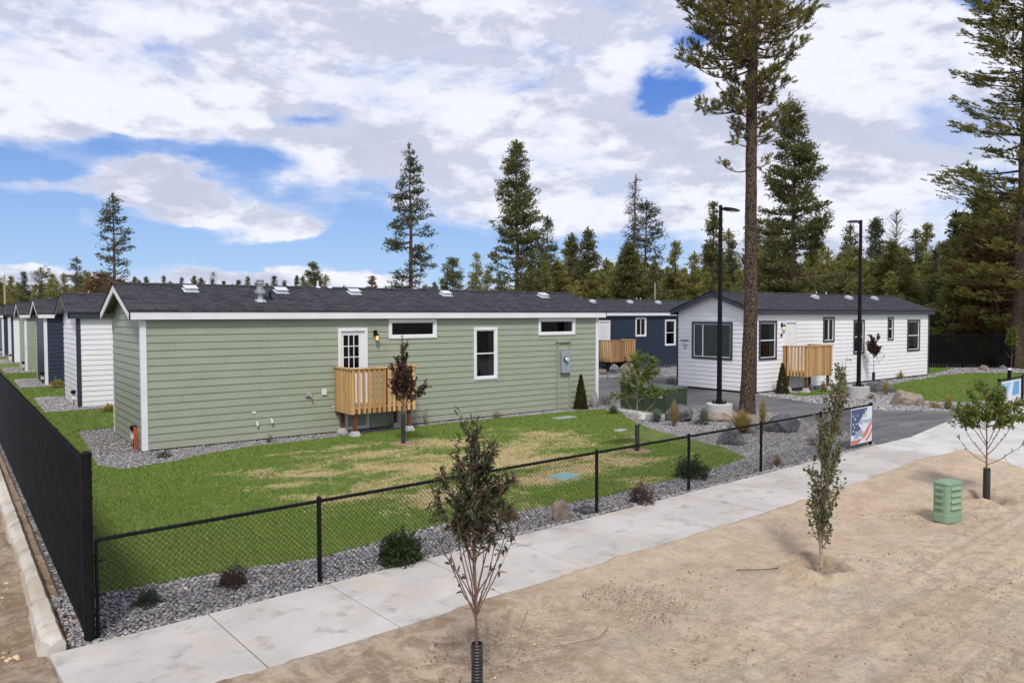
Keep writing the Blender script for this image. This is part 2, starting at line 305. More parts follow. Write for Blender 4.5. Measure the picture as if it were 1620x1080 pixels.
def rock_mat(name, a, b_, c3):
    M = bpy.data.materials.new(name); M.use_nodes = True; t = NT(M.node_tree); b = M.node_tree.nodes['Principled BSDF']
    v = t.new('ShaderNodeNewGeometry').outputs['Position']
    c = t.mix(t.ramp(t.noise(v, 3, 6, .65, .8), .38, .62), a, b_); c = t.mix(t.math('MULTIPLY', t.ramp(t.noise(v, 9, 6, .7, 1.2), .55, .62), .6), c, c3)
    t.put(b.inputs['Base Color'], c); b.inputs['Roughness'].default_value = .85
    bp = t.new('ShaderNodeBump'); bp.inputs['Strength'].default_value = .9; bp.inputs['Distance'].default_value = .05
    t.put(bp.inputs['Height'], t.noise(v, 9, 8, .7, .5)); t.l.new(bp.outputs[0], b.inputs['Normal']); return M

def glass_mat():
    M = bpy.data.materials.new('window_glass'); M.use_nodes = True; t = NT(M.node_tree); t.n.remove(t.n['Principled BSDF'])
    fr = t.new('ShaderNodeFresnel'); fr.inputs[0].default_value = 1.45
    gl = t.new('ShaderNodeBsdfGlossy'); gl.inputs['Roughness'].default_value = .015; gl.inputs[0].default_value = (.9, .95, 1, 1)
    tr = t.new('ShaderNodeBsdfTransparent'); tr.inputs[0].default_value = (.62, .68, .70, 1); ms = t.new('ShaderNodeMixShader')
    t.put(ms.inputs[0], fr.outputs[0]); t.l.new(tr.outputs[0], ms.inputs[1]); t.l.new(gl.outputs[0], ms.inputs[2]); t.l.new(ms.outputs[0], t.n['Material Output'].inputs[0]); return M

MT = dict(
 green=siding_mat('green_siding', (.30, .338, .255), (.335, .372, .285)), white=siding_mat('white_siding', (.80, .80, .81), (.85, .85, .855)),
 navy=siding_mat('navy_siding', (.022, .034, .060), (.028, .042, .072)),
 trim=mat('white_trim', (.80, .81, .84), .45, (.74, .75, .78), 1.5), dark=mat('dark_trim', (.030, .036, .052), .45, (.04, .046, .064), 2),
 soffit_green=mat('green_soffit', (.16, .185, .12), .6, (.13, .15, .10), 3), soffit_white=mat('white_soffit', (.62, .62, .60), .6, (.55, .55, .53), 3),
 shingle=shingle_mat(), glass=glass_mat(), room=mat('dark_room', (.035, .033, .032), .9, (.05, .045, .04), 2),
 curtain=mat('window_blind', (.16, .17, .17), .8, (.12, .125, .13), 3), door=mat('white_door', (.76, .77, .79), .4, (.72, .73, .75), 2),
 galv=mat('galvanised_metal', (.50, .53, .55), .35, (.36, .39, .41), 6, metal=.6), ventwhite=mat('pale_vent_metal', (.70, .74, .80), .35, (.6, .64, .7), 5, metal=.2),
 grey=mat('grey_meter_metal', (.33, .36, .40), .45, (.27, .30, .34), 3), black=mat('black_coated_steel', (.005, .005, .006), .55, (.009, .009, .010), 5, spec=.15),
 screen=mat('black_privacy_slats', (.004, .004, .005), 1.0, (.009, .009, .009), 3, spec=.0, stretch=(9, 9, .4), bump=.5, bscale=18),
 blackplastic=mat('black_corrugated_plastic', (.012, .012, .013), .45, (.03, .03, .03), 7),
 cedar=wood_mat('cedar_boards', (.44, .235, .085), (.72, .48, .245)), brown=wood_mat('stained_brown_lumber', (.125, .048, .020), (.17, .072, .032)),
 concrete=concrete_mat('walk_concrete', (.42, .395, .365), (.52, .495, .465), .45), apron=concrete_mat('driveway_apron_concrete', (.50, .485, .46), (.58, .57, .55), .15),
 curb=concrete_mat('rough_curb_concrete', (.42, .37, .30), (.60, .56, .50), .6), pier=concrete_mat('pier_concrete', (.42, .41, .39), (.50, .49, .47), .1),
 asphalt=asphalt_mat(), lawn=lawn_mat('lawn_turf'), blade=lawn_mat('grass_blades', True), gravel=gravel_mat('gravel_ground'), stone=stone_mat(), dirt=dirt_mat(),
 bark=bark_mat('pine_bark', (.105, .074, .056), (.19, .14, .108), (.32, .20, .10)), barkfar=mat('far_bark', (.115, .070, .048), .9, (.17, .11, .08), 4, coords='obj'),
 barkgrey=mat('dead_bark', (.21, .17, .15), .9, (.14, .11, .10), 5, coords='obj'),
 twig=mat('reddish_twig_bark', (.13, .070, .055), .7, (.19, .12, .09), 20, coords='obj'), twigpale=mat('pale_sapling_bark', (.42, .37, .30), .7, (.28, .23, .18), 18, coords='obj'),
 pine=leaf_mat('pine_needles', (.075, .088, .034), (.23, .225, .085), nscale=.5, objrand=.35), pineblue=leaf_mat('bluish_fir_needles', (.055, .066, .042), (.14, .15, .08), nscale=.5),
 pineyellow=leaf_mat('olive_pine_needles', (.125, .14, .040), (.36, .335, .10), (.34, .24, .09), nscale=.4, objrand=.3), rust=leaf_mat('rusty_dead_needles', (.10, .055, .028), (.25, .14, .055), nscale=.5),
 hero=leaf_mat('lodgepole_needles', (.075, .085, .028), (.28, .26, .065), (.26, .16, .05), nscale=.9), dead=leaf_mat('dead_grey_twigs', (.085, .055, .042), (.15, .11, .085), nscale=.6),
 purple=leaf_mat('purple_plum_leaves', (.065, .040, .036), (.135, .085, .065), (.22, .12, .07), nscale=4), redgreen=leaf_mat('dark_red_green_leaves', (.045, .060, .026), (.12, .13, .07), (.15, .06, .05), rough=.4, nscale=3.2),
 leafgreen=leaf_mat('fresh_green_leaves', (.075, .135, .03), (.27, .33, .08), (.40, .30, .08), rough=.45, nscale=3), aspen=leaf_mat('olive_hornbeam_leaves', (.075, .10, .036), (.20, .215, .085), (.28, .18, .09), rough=.45, nscale=2),
 shrub=leaf_mat('dark_green_shrub_leaves', (.030, .055, .018), (.085, .125, .045), nscale=8), juniper=leaf_mat('blue_green_juniper', (.040, .062, .044), (.095, .125, .085), nscale=8),
 arb=leaf_mat('arborvitae_sprays', (.045, .050, .014), (.13, .115, .028), (.22, .105, .03), nscale=5), redshrub=leaf_mat('dull_red_shrub', (.075, .045, .038), (.15, .095, .075), nscale=9),
 tanshrub=leaf_mat('tan_dry_shrub', (.22, .13, .065), (.38, .25, .13), nscale=9), mum=leaf_mat('yellow_flowers', (.16, .14, .03), (.55, .42, .10), nscale=12),
 gold=leaf_mat('feather_grass', (.20, .165, .045), (.50, .37, .15), nscale=7), bluegrass=leaf_mat('blue_fescue', (.13, .18, .13), (.28, .34, .26), nscale=7),
 rockdark=rock_mat('dark_basalt', (.045, .048, .055), (.125, .13, .14), (.27, .265, .26)), rocktan=rock_mat('tan_boulder', (.20, .155, .12), (.34, .28, .22), (.16, .15, .15)), rockgrey=rock_mat('grey_boulder', (.12, .125, .14), (.29, .29, .31), (.40, .38, .37)),
 boxgreen=mat('dark_green_cabinet', (.026, .046, .026), .4, (.036, .058, .032), 2), pedgreen=mat('pale_green_pedestal', (.20, .31, .20), .55, (.235, .345, .225), 4),
 teal=mat('teal_plastic_lid', (.17, .36, .33), .5, (.22, .40, .36), 7), slab=mat('weathered_box_lid', (.36, .37, .33), .7, (.29, .31, .26), 6),
 orange=mat('orange_pipe', (.42, .09, .025), .5, (.36, .07, .02), 8), whitep=mat('white_plastic', (.78, .78, .78), .4, (.70, .70, .70), 8),
 lamp_glass=mat('amber_lamp_glass', (.75, .52, .25), .3, (.8, .6, .3), 5),
)
lt = NT(MT['lamp_glass'].node_tree); lb = lt.n['Principled BSDF']; lb.inputs['Emission Color'].default_value = (1, .62, .22, 1); lb.inputs['Emission Strength'].default_value = 1.2

# ------------------------------------------------------------------ mesh helpers
def link(name, me, material=None, parent=None, loc=None):
    o = bpy.data.objects.new(name, me); COL.objects.link(o)
    if material is not None and me is not None: me.materials.append(MT[material] if isinstance(material, str) else material)
    if parent is not None: o.parent = parent
    if loc is not None: o.location = loc
    return o
def tag(o, label=None, cat=None, group=None, kind=None):
    if label: o['label'] = label
    if cat: o['category'] = cat
    if group: o['group'] = group
    if kind: o['kind'] = kind
    return o
def empty(name, loc, label, cat, group=None, rz=0):
    o = bpy.data.objects.new(name, None); o.empty_display_size = .2; COL.objects.link(o); o.location = loc; o.rotation_euler = (0, 0, rz); return tag(o, label, cat, group)
def copy_tree(o, parent=None):
    c = o.copy(); COL.objects.link(c)
    if parent is not None: c.parent = parent
    for ch in list(o.children): copy_tree(ch, c)
    return c
def npmesh(name, V, F, tint=None, smooth=False):
    """V (n,3), F (m,k) all faces the same size"""
    V = np.ascontiguousarray(V, dtype=np.float32); F = np.ascontiguousarray(F, dtype=np.int32); m_, k = F.shape
    me = bpy.data.meshes.new(name); me.vertices.add(len(V)); me.vertices.foreach_set('co', V.ravel())
    me.loops.add(m_*k); me.loops.foreach_set('vertex_index', F.ravel())
    me.polygons.add(m_); me.polygons.foreach_set('loop_start', np.arange(0, m_*k, k, dtype=np.int32))
    me.polygons.foreach_set('loop_total', np.full(m_, k, dtype=np.int32))
    me.polygons.foreach_set('use_smooth', np.full(m_, smooth))
    if tint is not None:
        a = me.attributes.new('tint', 'FLOAT', 'FACE'); a.data.foreach_set('value', np.ascontiguousarray(tint, dtype=np.float32))
    me.update(calc_edges=True); return me
class MB:
    def __init__(s): s.v = []; s.f = []
    def face(s, pts):
        b = len(s.v); s.v += [tuple(p) for p in pts]; s.f.append(tuple(range(b, b+len(pts)))); return s
    def box(s, x0, x1, y0, y1, z0, z1):
        b = len(s.v); s.v += [(x, y, z) for z in (z0, z1) for y in (y0, y1) for x in (x0, x1)]
        s.f += [tuple(b+i for i in q) for q in ((0, 2, 3, 1), (4, 5, 7, 6), (0, 1, 5, 4), (2, 6, 7, 3), (0, 4, 6, 2), (1, 3, 7, 5))]; return s
    def prism(s, poly, z0, z1):
        b = len(s.v); n = len(poly); s.v += [(x, y, z0) for x, y in poly]+[(x, y, z1) for x, y in poly]
        s.f.append(tuple(range(b+n-1, b-1, -1))); s.f.append(tuple(range(b+n, b+2*n)))
        for i in range(n): j = (i+1) % n; s.f.append((b+i, b+j, b+n+j, b+n+i))
        return s
    def slab(s, a, b_, c, d, nrm, th):       # thick quad, extruded by th along nrm
        A = [Vector(p) for p in (a, b_, c, d)]; n = Vector(nrm).normalized()*th; B = [p+n for p in A]; k = len(s.v)
        s.v += [tuple(p) for p in A+B]; s.f += [(k+3, k+2, k+1, k), (k+4, k+5, k+6, k+7)]
        for i in range(4): j = (i+1) % 4; s.f.append((k+i, k+j, k+4+j, k+4+i))
        return s
    def tube(s, pts, rad, n=8, cap=True):
        pts = [Vector(p) for p in pts]; rad = rad if isinstance(rad, (list, tuple, np.ndarray)) else [rad]*len(pts); b = len(s.v)
        for i, p in enumerate(pts):
            d = (pts[min(i+1, len(pts)-1)]-pts[max(i-1, 0)]).normalized()
            u = d.cross(Vector((0, 1, 0))) if abs(d.y) < .9 else d.cross(Vector((1, 0, 0))); u.normalize(); w_ = d.cross(u)
            for k in range(n):
                a = 2*math.pi*k/n; q = p+(u*math.cos(a)+w_*math.sin(a))*rad[i]; s.v.append(tuple(q))
        for i in range(len(pts)-1):
            for k in range(n):
                j = (k+1) % n; s.f.append((b+i*n+k, b+(i+1)*n+k, b+(i+1)*n+j, b+i*n+j))
        if cap: s.f.append(tuple(b+k for k in range(n))); s.f.append(tuple(b+(len(pts)-1)*n+k for k in range(n-1, -1, -1)))
        return s
    def mesh(s, name, smooth=False):
        me = bpy.data.meshes.new(name); me.from_pydata(s.v, [], s.f)
        if smooth: me.polygons.foreach_set('use_smooth', [True]*len(me.polygons))
        me.update(); return me
    def build(s, name, material, parent=None, smooth=False, bevel=0, loc=None):
        o = link(name, s.mesh(name, smooth), material, parent, loc)
        if bevel:
            md = o.modifiers.new('bevel', 'BEVEL'); md.width = bevel; md.segments = 2; md.limit_method = 'ANGLE'
        return o
def pip(x, y, poly):
    x = np.asarray(x); y = np.asarray(y); ins = np.zeros(x.shape, bool); n = len(poly)
    for i in range(n):
        x1, y1 = poly[i]; x2, y2 = poly[(i+1) % n]
        c = (y1 > y) != (y2 > y)
        with np.errstate(divide='ignore', invalid='ignore'): xi = (x2-x1)*(y-y1)/(y2-y1+1e-12)+x1
        ins ^= c & (x < xi)
    return ins
def vnoise(x, y, sc, seed):
    rng = np.random.default_rng(seed); G = rng.random((256, 256)); x = x*sc+1000; y = y*sc+1000
    xi = np.floor(x).astype(int); yi = np.floor(y).astype(int); fx = x-xi; fy = y-yi; fx = fx*fx*(3-2*fx); fy = fy*fy*(3-2*fy)
    g = lambda a, b: G[a % 256, b % 256]
    return (g(xi, yi)*(1-fx)+g(xi+1, yi)*fx)*(1-fy)+(g(xi, yi+1)*(1-fx)+g(xi+1, yi+1)*fx)*fy
def fbm(x, y, sc, seed, o=4):
    r = 0; a = .5
    for i in range(o): r = r+a*(vnoise(x, y, sc, seed+i)-.5); sc *= 2.1; a *= .5
    return r

# ------------------------------------------------------------------ setting: ground, walk, drive
U = math.atan(.058)
def st(u, v):     # street frame: u along the walk from the fence corner, v towards the houses
    return (-2.65+u*math.cos(U)-v*math.sin(U), -11.22+u*math.sin(U)+v*math.cos(U))

struct = lambda o: tag(o, kind='structure')
g = MB(); n = 48; N = 14
rings = [0]+[60*1.35**i for i in range(N)]
gv = [(20, 10, -.3)]; gf = []
for r_ in rings[1:]:
    for k in range(n): a = 2*math.pi*k/n; gv.append((20+r_*math.cos(a), 10+r_*math.sin(a), -.3))
for k in range(n): gf.append((0, 1+k, 1+(k+1) % n))
for i in range(len(rings)-2):
    for k in range(n): j = (k+1) % n; gf.append((1+i*n+k, 1+(i+1)*n+k, 1+(i+1)*n+j, 1+i*n+j))
me = bpy.data.meshes.new('ground'); me.from_pydata(gv, [], gf); me.update()
MT['forest_floor'] = mat('forest_floor', (.24, .19, .11), .95, (.12, .10, .055), .15)
struct(link('ground', me, 'forest_floor'))

WALK_END = 60.0
g = MB(); u = -.42; us = [-.40]; k = 1.12
while k < 17.4: us.append(k); k += 1.425
us += [17.35]
rr = random.Random(3)
for i in range(len(us)-1):
    a, b = us[i]+.006, us[i+1]-.006; dz = rr.uniform(-.004, .004)
    g.prism([st(a, -.13), st(a, -1.80), st(b, -1.80), st(b, -.13)], -.2, .02+dz)
o = struct(g.build('sidewalk', 'concrete', bevel=.008))
APRON = [st(17.362, -.13), (16.9, -10.25), (19.6, -9.75), (22.4, -9.25), (24.3, -8.85), (25.1, -9.55), (60, -7.6), (60, -9.3), (31, -11.4), (29.5, -16), (30, -24), (17.6, -24), (13.2, -17.2), (13.9, -14.6), (15.0, -12.9), st(18.4, -1.80), st(17.362, -1.80)]
g = MB(); g.prism(APRON, -.2, .016); struct(g.build('driveway_apron', 'apron'))

ASPH = [(15.0, -10.35), (15.9, -9.25), (17.25, -7.75), (17.7, -6.6), (18.4, -5.4), (18.5, -4.2), (17.5, -3.1), (16.8, -1.6), (16.1, -.4), (15.6, .4), (15.5, 4.5), (15.5, 62), (23.0, 62), (23.0, 15), (23.3, 9.2), (24.4, 8.6), (26.9, 7.0), (40, 6.8), (40, 4.6), (23.0, 4.6), (23.0, -.9), (22.4, -2.9), (21.6, -5.6), (21.9, -7.0), (23.1, -8.4), (24.3, -8.84), (22.4, -9.24), (19.6, -9.74), (16.9, -10.24)]
g = MB(); g.prism(ASPH, -.1, .012); struct(g.build('asphalt_driveway', 'asphalt'))
g = MB(); g.prism([(24.3, 8.75), (24.42, 8.85), (27.0, 7.2), (40, 7.0), (40, 6.88), (26.95, 7.05)], -.1, .10); struct(g.build('concrete_kerb', 'pier', bevel=.01))

# gravel base sheet for the whole site
g = MB(); g.prism([(-2.75, -11.3), (14.9, -10.25), (17.2, -10.2), (24.2, -8.8), (50, -7.9), (60, -7.5), (60, 62), (-2.75, 62)], -.1, .004); struct(g.build('gravel_bed', 'gravel'))
LAWN1 = [(-2.5, -9.85), (-1.0, -9.95), (.24, -10.2), (2.0, -9.85), (2.95, -9.75), (4.4, -10.0), (5.79, -10.05), (8, -9.85), (9.8, -9.6), (10.9, -9.3), (11.6, -8.2), (11.95, -6.6), (12.4, -5.1), (13.1, -3.7), (13.9, -2.5), (14.8, -1.4), (14.6, -.9), (13.9, -.75), (13.2, -.65), (12, -.6), (8.3, -.45), (5, -.75), (3.6, -.85), (2.4, -.85), (1.2, -1.2), (.3, -1.75), (-.8, -2.0), (-1.15, -1.2), (-1.0, 1.5), (-.8, 4.7), (0, 4.95), (15.2, 4.95), (15.2, 61), (-2.5, 61)]
LAWN2 = [(23.8, -1.95), (27.0, -1.85), (29.2, -1.7), (28.0, -2.7), (25.8, -3.2), (23.7, -2.9)]
LAWN3 = [(28.9, -4.0), (30.5, -2.7), (34, -2.1), (39, -1.6), (42, -1.6), (44.2, -3.5), (46, -7), (36, -7.9), (28, -8.2), (26, -7.4), (25.9, -6.5), (27.4, -5.2)]
LAWN4 = [(39.6, -.6), (39.8, 3.5), (43.6, 3.2), (46.0, 1.2), (44.5, .2), (42, -.3)]
for P_, nm in ((LAWN1, 'lawn'), (LAWN2, 'lawn_patch'), (LAWN3, 'corner_lawn'), (LAWN4, 'back_lawn')):
    g = MB(); g.prism(P_, -.1, .022); struct(g.build(nm, 'lawn'))
ROWY = [11.01*i for i in range(1, 6)]
PADS = []
for i, yy in enumerate(ROWY):
    P_ = [(-1.1, yy-.95), (2, yy-.8), (15.1, yy-.7), (15.1, yy+4.6), (-1.0, yy+4.6)]; PADS.append(P_)
    g = MB(); g.prism(P_, -.1, .03); struct(g.build('gravel_pad', 'gravel'))

# dirt: displaced sheets
def dirt_sheet(name, x0, x1, y0, y1, sp, left=False):
    nx = int((x1-x0)/sp)+1; ny = int((y1-y0)/sp)+1
    X_, Y_ = np.meshgrid(np.linspace(x0, x1, nx), np.linspace(y0, y1, ny))
    h = fbm(X_, Y_, .35, 5, 3)*.10+fbm(X_, Y_, 1.6, 11, 4)*.075+fbm(X_, Y_, 6, 17, 3)*.038+np.clip(fbm(X_, Y_, 7, 71, 3)-.05, 0, 1)*.16*np.clip(fbm(X_, Y_, .6, 81, 3)*5+.4, 0, 1)
    if left:
        h = h*1.6-.10-np.clip((-3.3-X_)*.05, 0, .3)
    else:
        vv = -(X_+2.65)*math.sin(U)+(Y_+11.22)*math.cos(U)      # distance from the fence line
        uu = (X_+2.65)*math.cos(U)+(Y_+11.22)*math.sin(U)
        far_ = np.clip((-vv-3.9)/1.5, 0, 1)                       # road is smoother than the parkway
        h = h*(1.25-.92*far_)-.02-far_*.07
        h += np.exp(-((vv+1.9)/.4)**2)*(.035-h*.8+.05*(vnoise(uu, vv, 1.1, 3)-.3))
        # wheel ruts along the road
        for c_, w_, dp in ((-6.0, .22, .02), (-7.4, .22, .025), (-8.6, .25, .02)):
            h -= dp*np.exp(-((vv-c_+.15*np.sin(uu*.4))/w_)**2)
        for c_ in (-4.55, -4.72, -5.05, -5.3, -7.0, -7.2): h += .014*(np.exp(-((vv-c_-.05*np.sin(uu*.5+c_)-.09)/.05)**2)-np.exp(-((vv-c_-.05*np.sin(uu*.5+c_))/.06)**2))
        for (c_, w_, a_) in ((-6.15, .19, .042), (-7.9, .17, .026), (-5.55, .12, .012)):
            cc = c_+.10*np.sin(uu*.35+c_); tr = np.exp(-((vv-cc)/w_)**6); h += -.022*tr+tr*a_*np.clip(np.sin((uu+np.abs(vv-cc)*.9)*2*math.pi/.16)*1.6, -1, 1)*(.35+.65*vnoise(uu, vv, .5, 44))
        # mound beside the driveway
        h += .20*np.exp(-(((uu-16.0)/1.7)**2+((vv+2.7)/.8)**2))+.12*np.exp(-(((uu-14.0)/1.8)**2+((vv+2.5)/.6)**2))
        h -= .05*np.exp(-(((uu-9.5)/3.0)**2+((vv+3.5)/.5)**2))
        for (tx, ty, r_) in ((5.30, -14.51, .42), (10.99, -14.32, .45), (-.33, -14.79, .4)):
            d_ = np.hypot(X_-tx, Y_-ty); h += (.085*np.exp(-((d_-r_)/.15)**2)+.03*np.exp(-((d_-r_)/.2)**2)*(vnoise(X_, Y_, 7, 9)-.5)*3)*(.5+vnoise(X_, Y_, 2.5, 19))-.09*np.exp(-(d_/(r_*.62))**2)
        # sink under walk and apron
        over = np.clip((vv+1.83+.10*(vnoise(uu, vv, 3, 8)-.5))/.10, 0, 1)*(uu > -.37)
        h = h*(1-over)-.12*over
        d_ap = pip(X_, Y_, APRON); h = np.where(d_ap, -.15, h)
    V = np.stack([X_.ravel(), Y_.ravel(), h.ravel()], 1); idx = np.arange(nx*ny).reshape(ny, nx)
    F = np.stack([idx[:-1, :-1].ravel(), idx[:-1, 1:].ravel(), idx[1:, 1:].ravel(), idx[1:, :-1].ravel()], 1)
    return struct(link(name, npmesh(name, V, F, smooth=True), 'dirt'))
dirt_sheet('dirt_road', -9, 30, -30, -11.3, .045)
dirt_sheet('dirt_bank', -12, -2.72, -11.35, 22, .05, True)

def hbox(x, y, z): return z
# rough concrete curb poured along the privacy fence
g = MB(); rr = random.Random(5); prev = None; ys = np.arange(-11.25, 14, .11)
prof = []
for i, yy in enumerate(ys):
    seg = 0 if yy < -9.9 else (1 if yy < -6.5 else 2)
    wob = .006*math.sin(yy*2.2)+rr.uniform(-.005, .005); xl = -3.06+wob+(0.02 if seg == 1 else 0)-(.02 if seg == 0 else 0); xr = -2.88+rr.uniform(-.004, .004)
    if yy < -11.08: xl += .06; 
    zt = .06+(0.02 if seg == 0 else 0)+rr.uniform(-.006, .006)
    prof.append([(xl-.06, yy, -.3), (xl, yy, zt-.05), (xl+.06, yy, zt), (xr-.03, yy, zt+.015), (xr, yy, zt-.03), (xr, yy, -.3)])
b0 = 0
for p_ in prof: g.v += p_
for i in range(len(prof)-1):
    for k in range(5): g.f.append((i*6+k, (i+1)*6+k, (i+1)*6+k+1, i*6+k+1))
g.f.append(tuple(range(5, -1, -1))); g.f.append(tuple((len(prof)-1)*6+k for k in range(6)))
tag(g.build('concrete_curb', 'curb'), 'rough poured concrete curb edging the bare dirt left of the black privacy fence', 'curb')

# ------------------------------------------------------------------ grass blades and stones (uncountable)
rng = np.random.default_rng(1)
def scatter(x0, x1, y0, y1, dens):
    n_ = int((x1-x0)*(y1-y0)*dens); return rng.uniform(x0, x1, n_), rng.uniform(y0, y1, n_)
HOUSES = [(0, 15.08, 0, 3.75), (23.03, 38.6, -1.06, 3.1)]+[(0, 15.08, yy, yy+3.75) for yy in ROWY]
def blades(name, polys, areas, label, hgt=.036):
    xs, ys = [], []
    for (x0, x1, y0, y1, d_) in areas:
        x, y = scatter(x0, x1, y0, y1, d_); k = np.zeros(len(x), bool)
        for P_ in polys: k |= pip(x, y, P_)
        for P_ in PADS: k &= ~pip(x, y, P_)
        for (a, b, c, d) in HOUSES: k &= ~((x > a) & (x < b) & (y > c) & (y < d))
        for (tx, ty, tr) in ((5.54, -2.87, .38), (9.49, -7.27, .38)): k &= np.hypot(x-tx, (y-ty)) > tr*rng.uniform(.6, 1.1, len(x))
        for (tx, ty, ta, tb) in ((11.98, -1.75, .42, .2), (6.16, -8.43, .3, .22), (11.51, -4.71, .25, .2)): k &= ~((abs(x-tx) < ta) & (abs(y-ty) < tb))
        xs.append(x[k]); ys.append(y[k])
    x = np.concatenate(xs); y = np.concatenate(ys); n_ = len(x); dist = np.hypot(x-CAM[0], y-CAM[1])
    a = rng.uniform(0, 2*math.pi, n_); wd = rng.uniform(.003, .006, n_)*np.clip(dist/9, 1, 4); hh = hgt*rng.uniform(.5, 1.15, n_)*(1+.35*(vnoise(x, y, 1.3, 4)-.5))
    lx = rng.normal(0, .018, n_); ly = rng.normal(0, .018, n_); z = np.full(n_, .015)
    V = np.stack([np.stack([x-np.cos(a)*wd, y-np.sin(a)*wd, z], 1), np.stack([x+np.cos(a)*wd, y+np.sin(a)*wd, z], 1), np.stack([x+lx, y+ly, z+hh], 1)], 1).reshape(-1, 3)
    o = link(name, npmesh(name, V, np.arange(n_*3).reshape(-1, 3), rng.random(n_)), 'blade'); tag(o, label, 'grass', kind='stuff'); return o
blades('grass', [LAWN1], [(-2.55, 5, -10.3, -5, 4200), (5, 11, -10.3, -5, 3000), (-2.55, 6, -5, 0, 2600), (6, 15, -5, 0, 2000), (-2.55, 0, 0, 12, 1500), (-2.55, 3, 12, 36, 500), (0, 2.2, 4.6, 10.5, 900), (2.2, 15, 4.9, 10.5, 150)],
       'short mown grass with straw coloured dead patches in the yard')
blades('grass', [LAWN2, LAWN3, LAWN4], [(23, 31, -8.5, 0, 1100), (31, 47, -8.5, 3.6, 600)], 'even green short grass around the white house on the right')

_t = (1+5**.5)/2
ICO = np.array([(-1, _t, 0), (1, _t, 0), (-1, -_t, 0), (1, -_t, 0), (0, -1, _t), (0, 1, _t), (0, -1, -_t), (0, 1, -_t), (_t, 0, -1), (_t, 0, 1), (-_t, 0, -1), (-_t, 0, 1)])/math.sqrt(1+_t*_t)
ICF = np.array([(0, 11, 5), (0, 5, 1), (0, 1, 7), (0, 7, 10), (0, 10, 11), (1, 5, 9), (5, 11, 4), (11, 10, 2), (10, 7, 6), (7, 1, 8), (3, 9, 4), (3, 4, 2), (3, 2, 6), (3, 6, 8), (3, 8, 9), (4, 9, 5), (2, 4, 11), (6, 2, 10), (8, 6, 7), (9, 8, 1)])
def stones(name, areas, keep, label, z0=.01, s0=.010, s1=.023):
    xs, ys, zz = [], [], []
    for (x0, x1, y0, y1, d_, zb) in areas:
        x, y = scatter(x0, x1, y0, y1, d_); k = keep(x, y)
        for (a, b, c, d) in HOUSES: k &= ~((x > a) & (x < b) & (y > c) & (y < d))
        xs.append(x[k]); ys.append(y[k]); zz.append(np.full(k.sum(), zb))
    x = np.concatenate(xs); y = np.concatenate(ys); zb = np.concatenate(zz); n_ = len(x)
    s = rng.uniform(s0, s1, n_)*np.where(rng.random(n_) < .08, 1.5, 1); sc = np.stack([s*rng.uniform(.9, 1.5, n_), s*rng.uniform(.7, 1.1, n_), s*rng.uniform(.45, .8, n_)], 1)
    a = rng.uniform(0, 6.28, n_); P_ = ICO[None]*(1+rng.uniform(-.22, .22, (n_, 12, 1)))*sc[:, None]
    tl = rng.normal(0, .3, n_)[:, None]; Xr = P_[..., 0]*np.cos(tl)-P_[..., 2]*np.sin(tl); Zr = P_[..., 0]*np.sin(tl)+P_[..., 2]*np.cos(tl)
    ca, sa = np.cos(a)[:, None], np.sin(a)[:, None]
    V = np.stack([Xr*ca-P_[..., 1]*sa+x[:, None], Xr*sa+P_[..., 1]*ca+y[:, None], Zr+zb[:, None]+rng.uniform(.002, .018, n_)[:, None]], -1).reshape(-1, 3)
    F = (ICF[None]+np.arange(n_)[:, None, None]*12).reshape(-1, 3)
    return tag(link(name, npmesh(name, V, F, np.repeat(rng.random(n_), 20), smooth=True), 'stone'), label, 'gravel', kind='stuff')
allg = lambda x, y: ~(pip(x, y, LAWN1) | pip(x, y, ASPH) | pip(x, y, LAWN2) | pip(x, y, LAWN3) | pip(x, y, LAWN4) | pip(x, y, APRON)) & (-(x+2.65)*math.sin(U)+(y+11.22)*math.cos(U) > -.12) & (x > -2.84)
stones('gravel', [(-2.84, 6, -11.4, -9.6, 1187, .004), (6, 15.5, -11, -9, 1000, .004), (11, 19, -9.2, 1.2, 800, .004), (-1.3, 13, -2.3, 0, 875, .004), (-1.2, 0, 0, 4.7, 450, .004)], allg, 'grey river stone gravel bed along the street fence and the green house')
stones('gravel', [(21.4, 31, -9, -1, 230, .004), (31, 48, -8, 3.6, 110, .004), (23.0, 34, 7.0, 11.9, 120, .004)], allg, 'grey gravel beds around the white house and navy house on the right', s0=.02, s1=.05)
stones('gravel', [(-1.1, 2.5, yy-1.1, yy+4.6, 330 if i < 2 else 120, .03) for i, yy in enumerate(ROWY)], lambda x, y: np.any([pip(x, y, P_) for P_ in PADS], 0), 'tan grey gravel pads around the row of house ends', s0=.02, s1=.045)
# loose pebbles, clods and chips on the dirt
x, y = scatter(-4, 18, -20, -12.6, 26)
def kd(x, y):
    vv = -(x+2.65)*math.sin(U)+(y+11.22)*math.cos(U); return (vv < -1.95) & ~pip(x, y, APRON) & (fbm(x, y, .8, 33, 3)+rng.normal(0, .06, len(x)) > .06)
MT['chip'] = mat('dark_soil_chips', (.16, .11, .07), .9, (.33, .25, .17), 2.5)
o = stones('dirt_clods', [(-6, 15, -20, -12.9, 160, -.025), (-3.1, 3, -14.4, -12.2, 500, -.02)], kd, 'small dark clods and chips lying loose on the sandy dirt', s0=.003, s1=.010); o.data.materials[0] = MT['chip']
o = stones('dirt_clods', [(-8, -3.3, -13, 6, 60, -.14)], lambda x, y: x < -3.25, 'loose clods of brown dirt left of the curb', s0=.01, s1=.04); o.data.materials[0] = MT['chip']

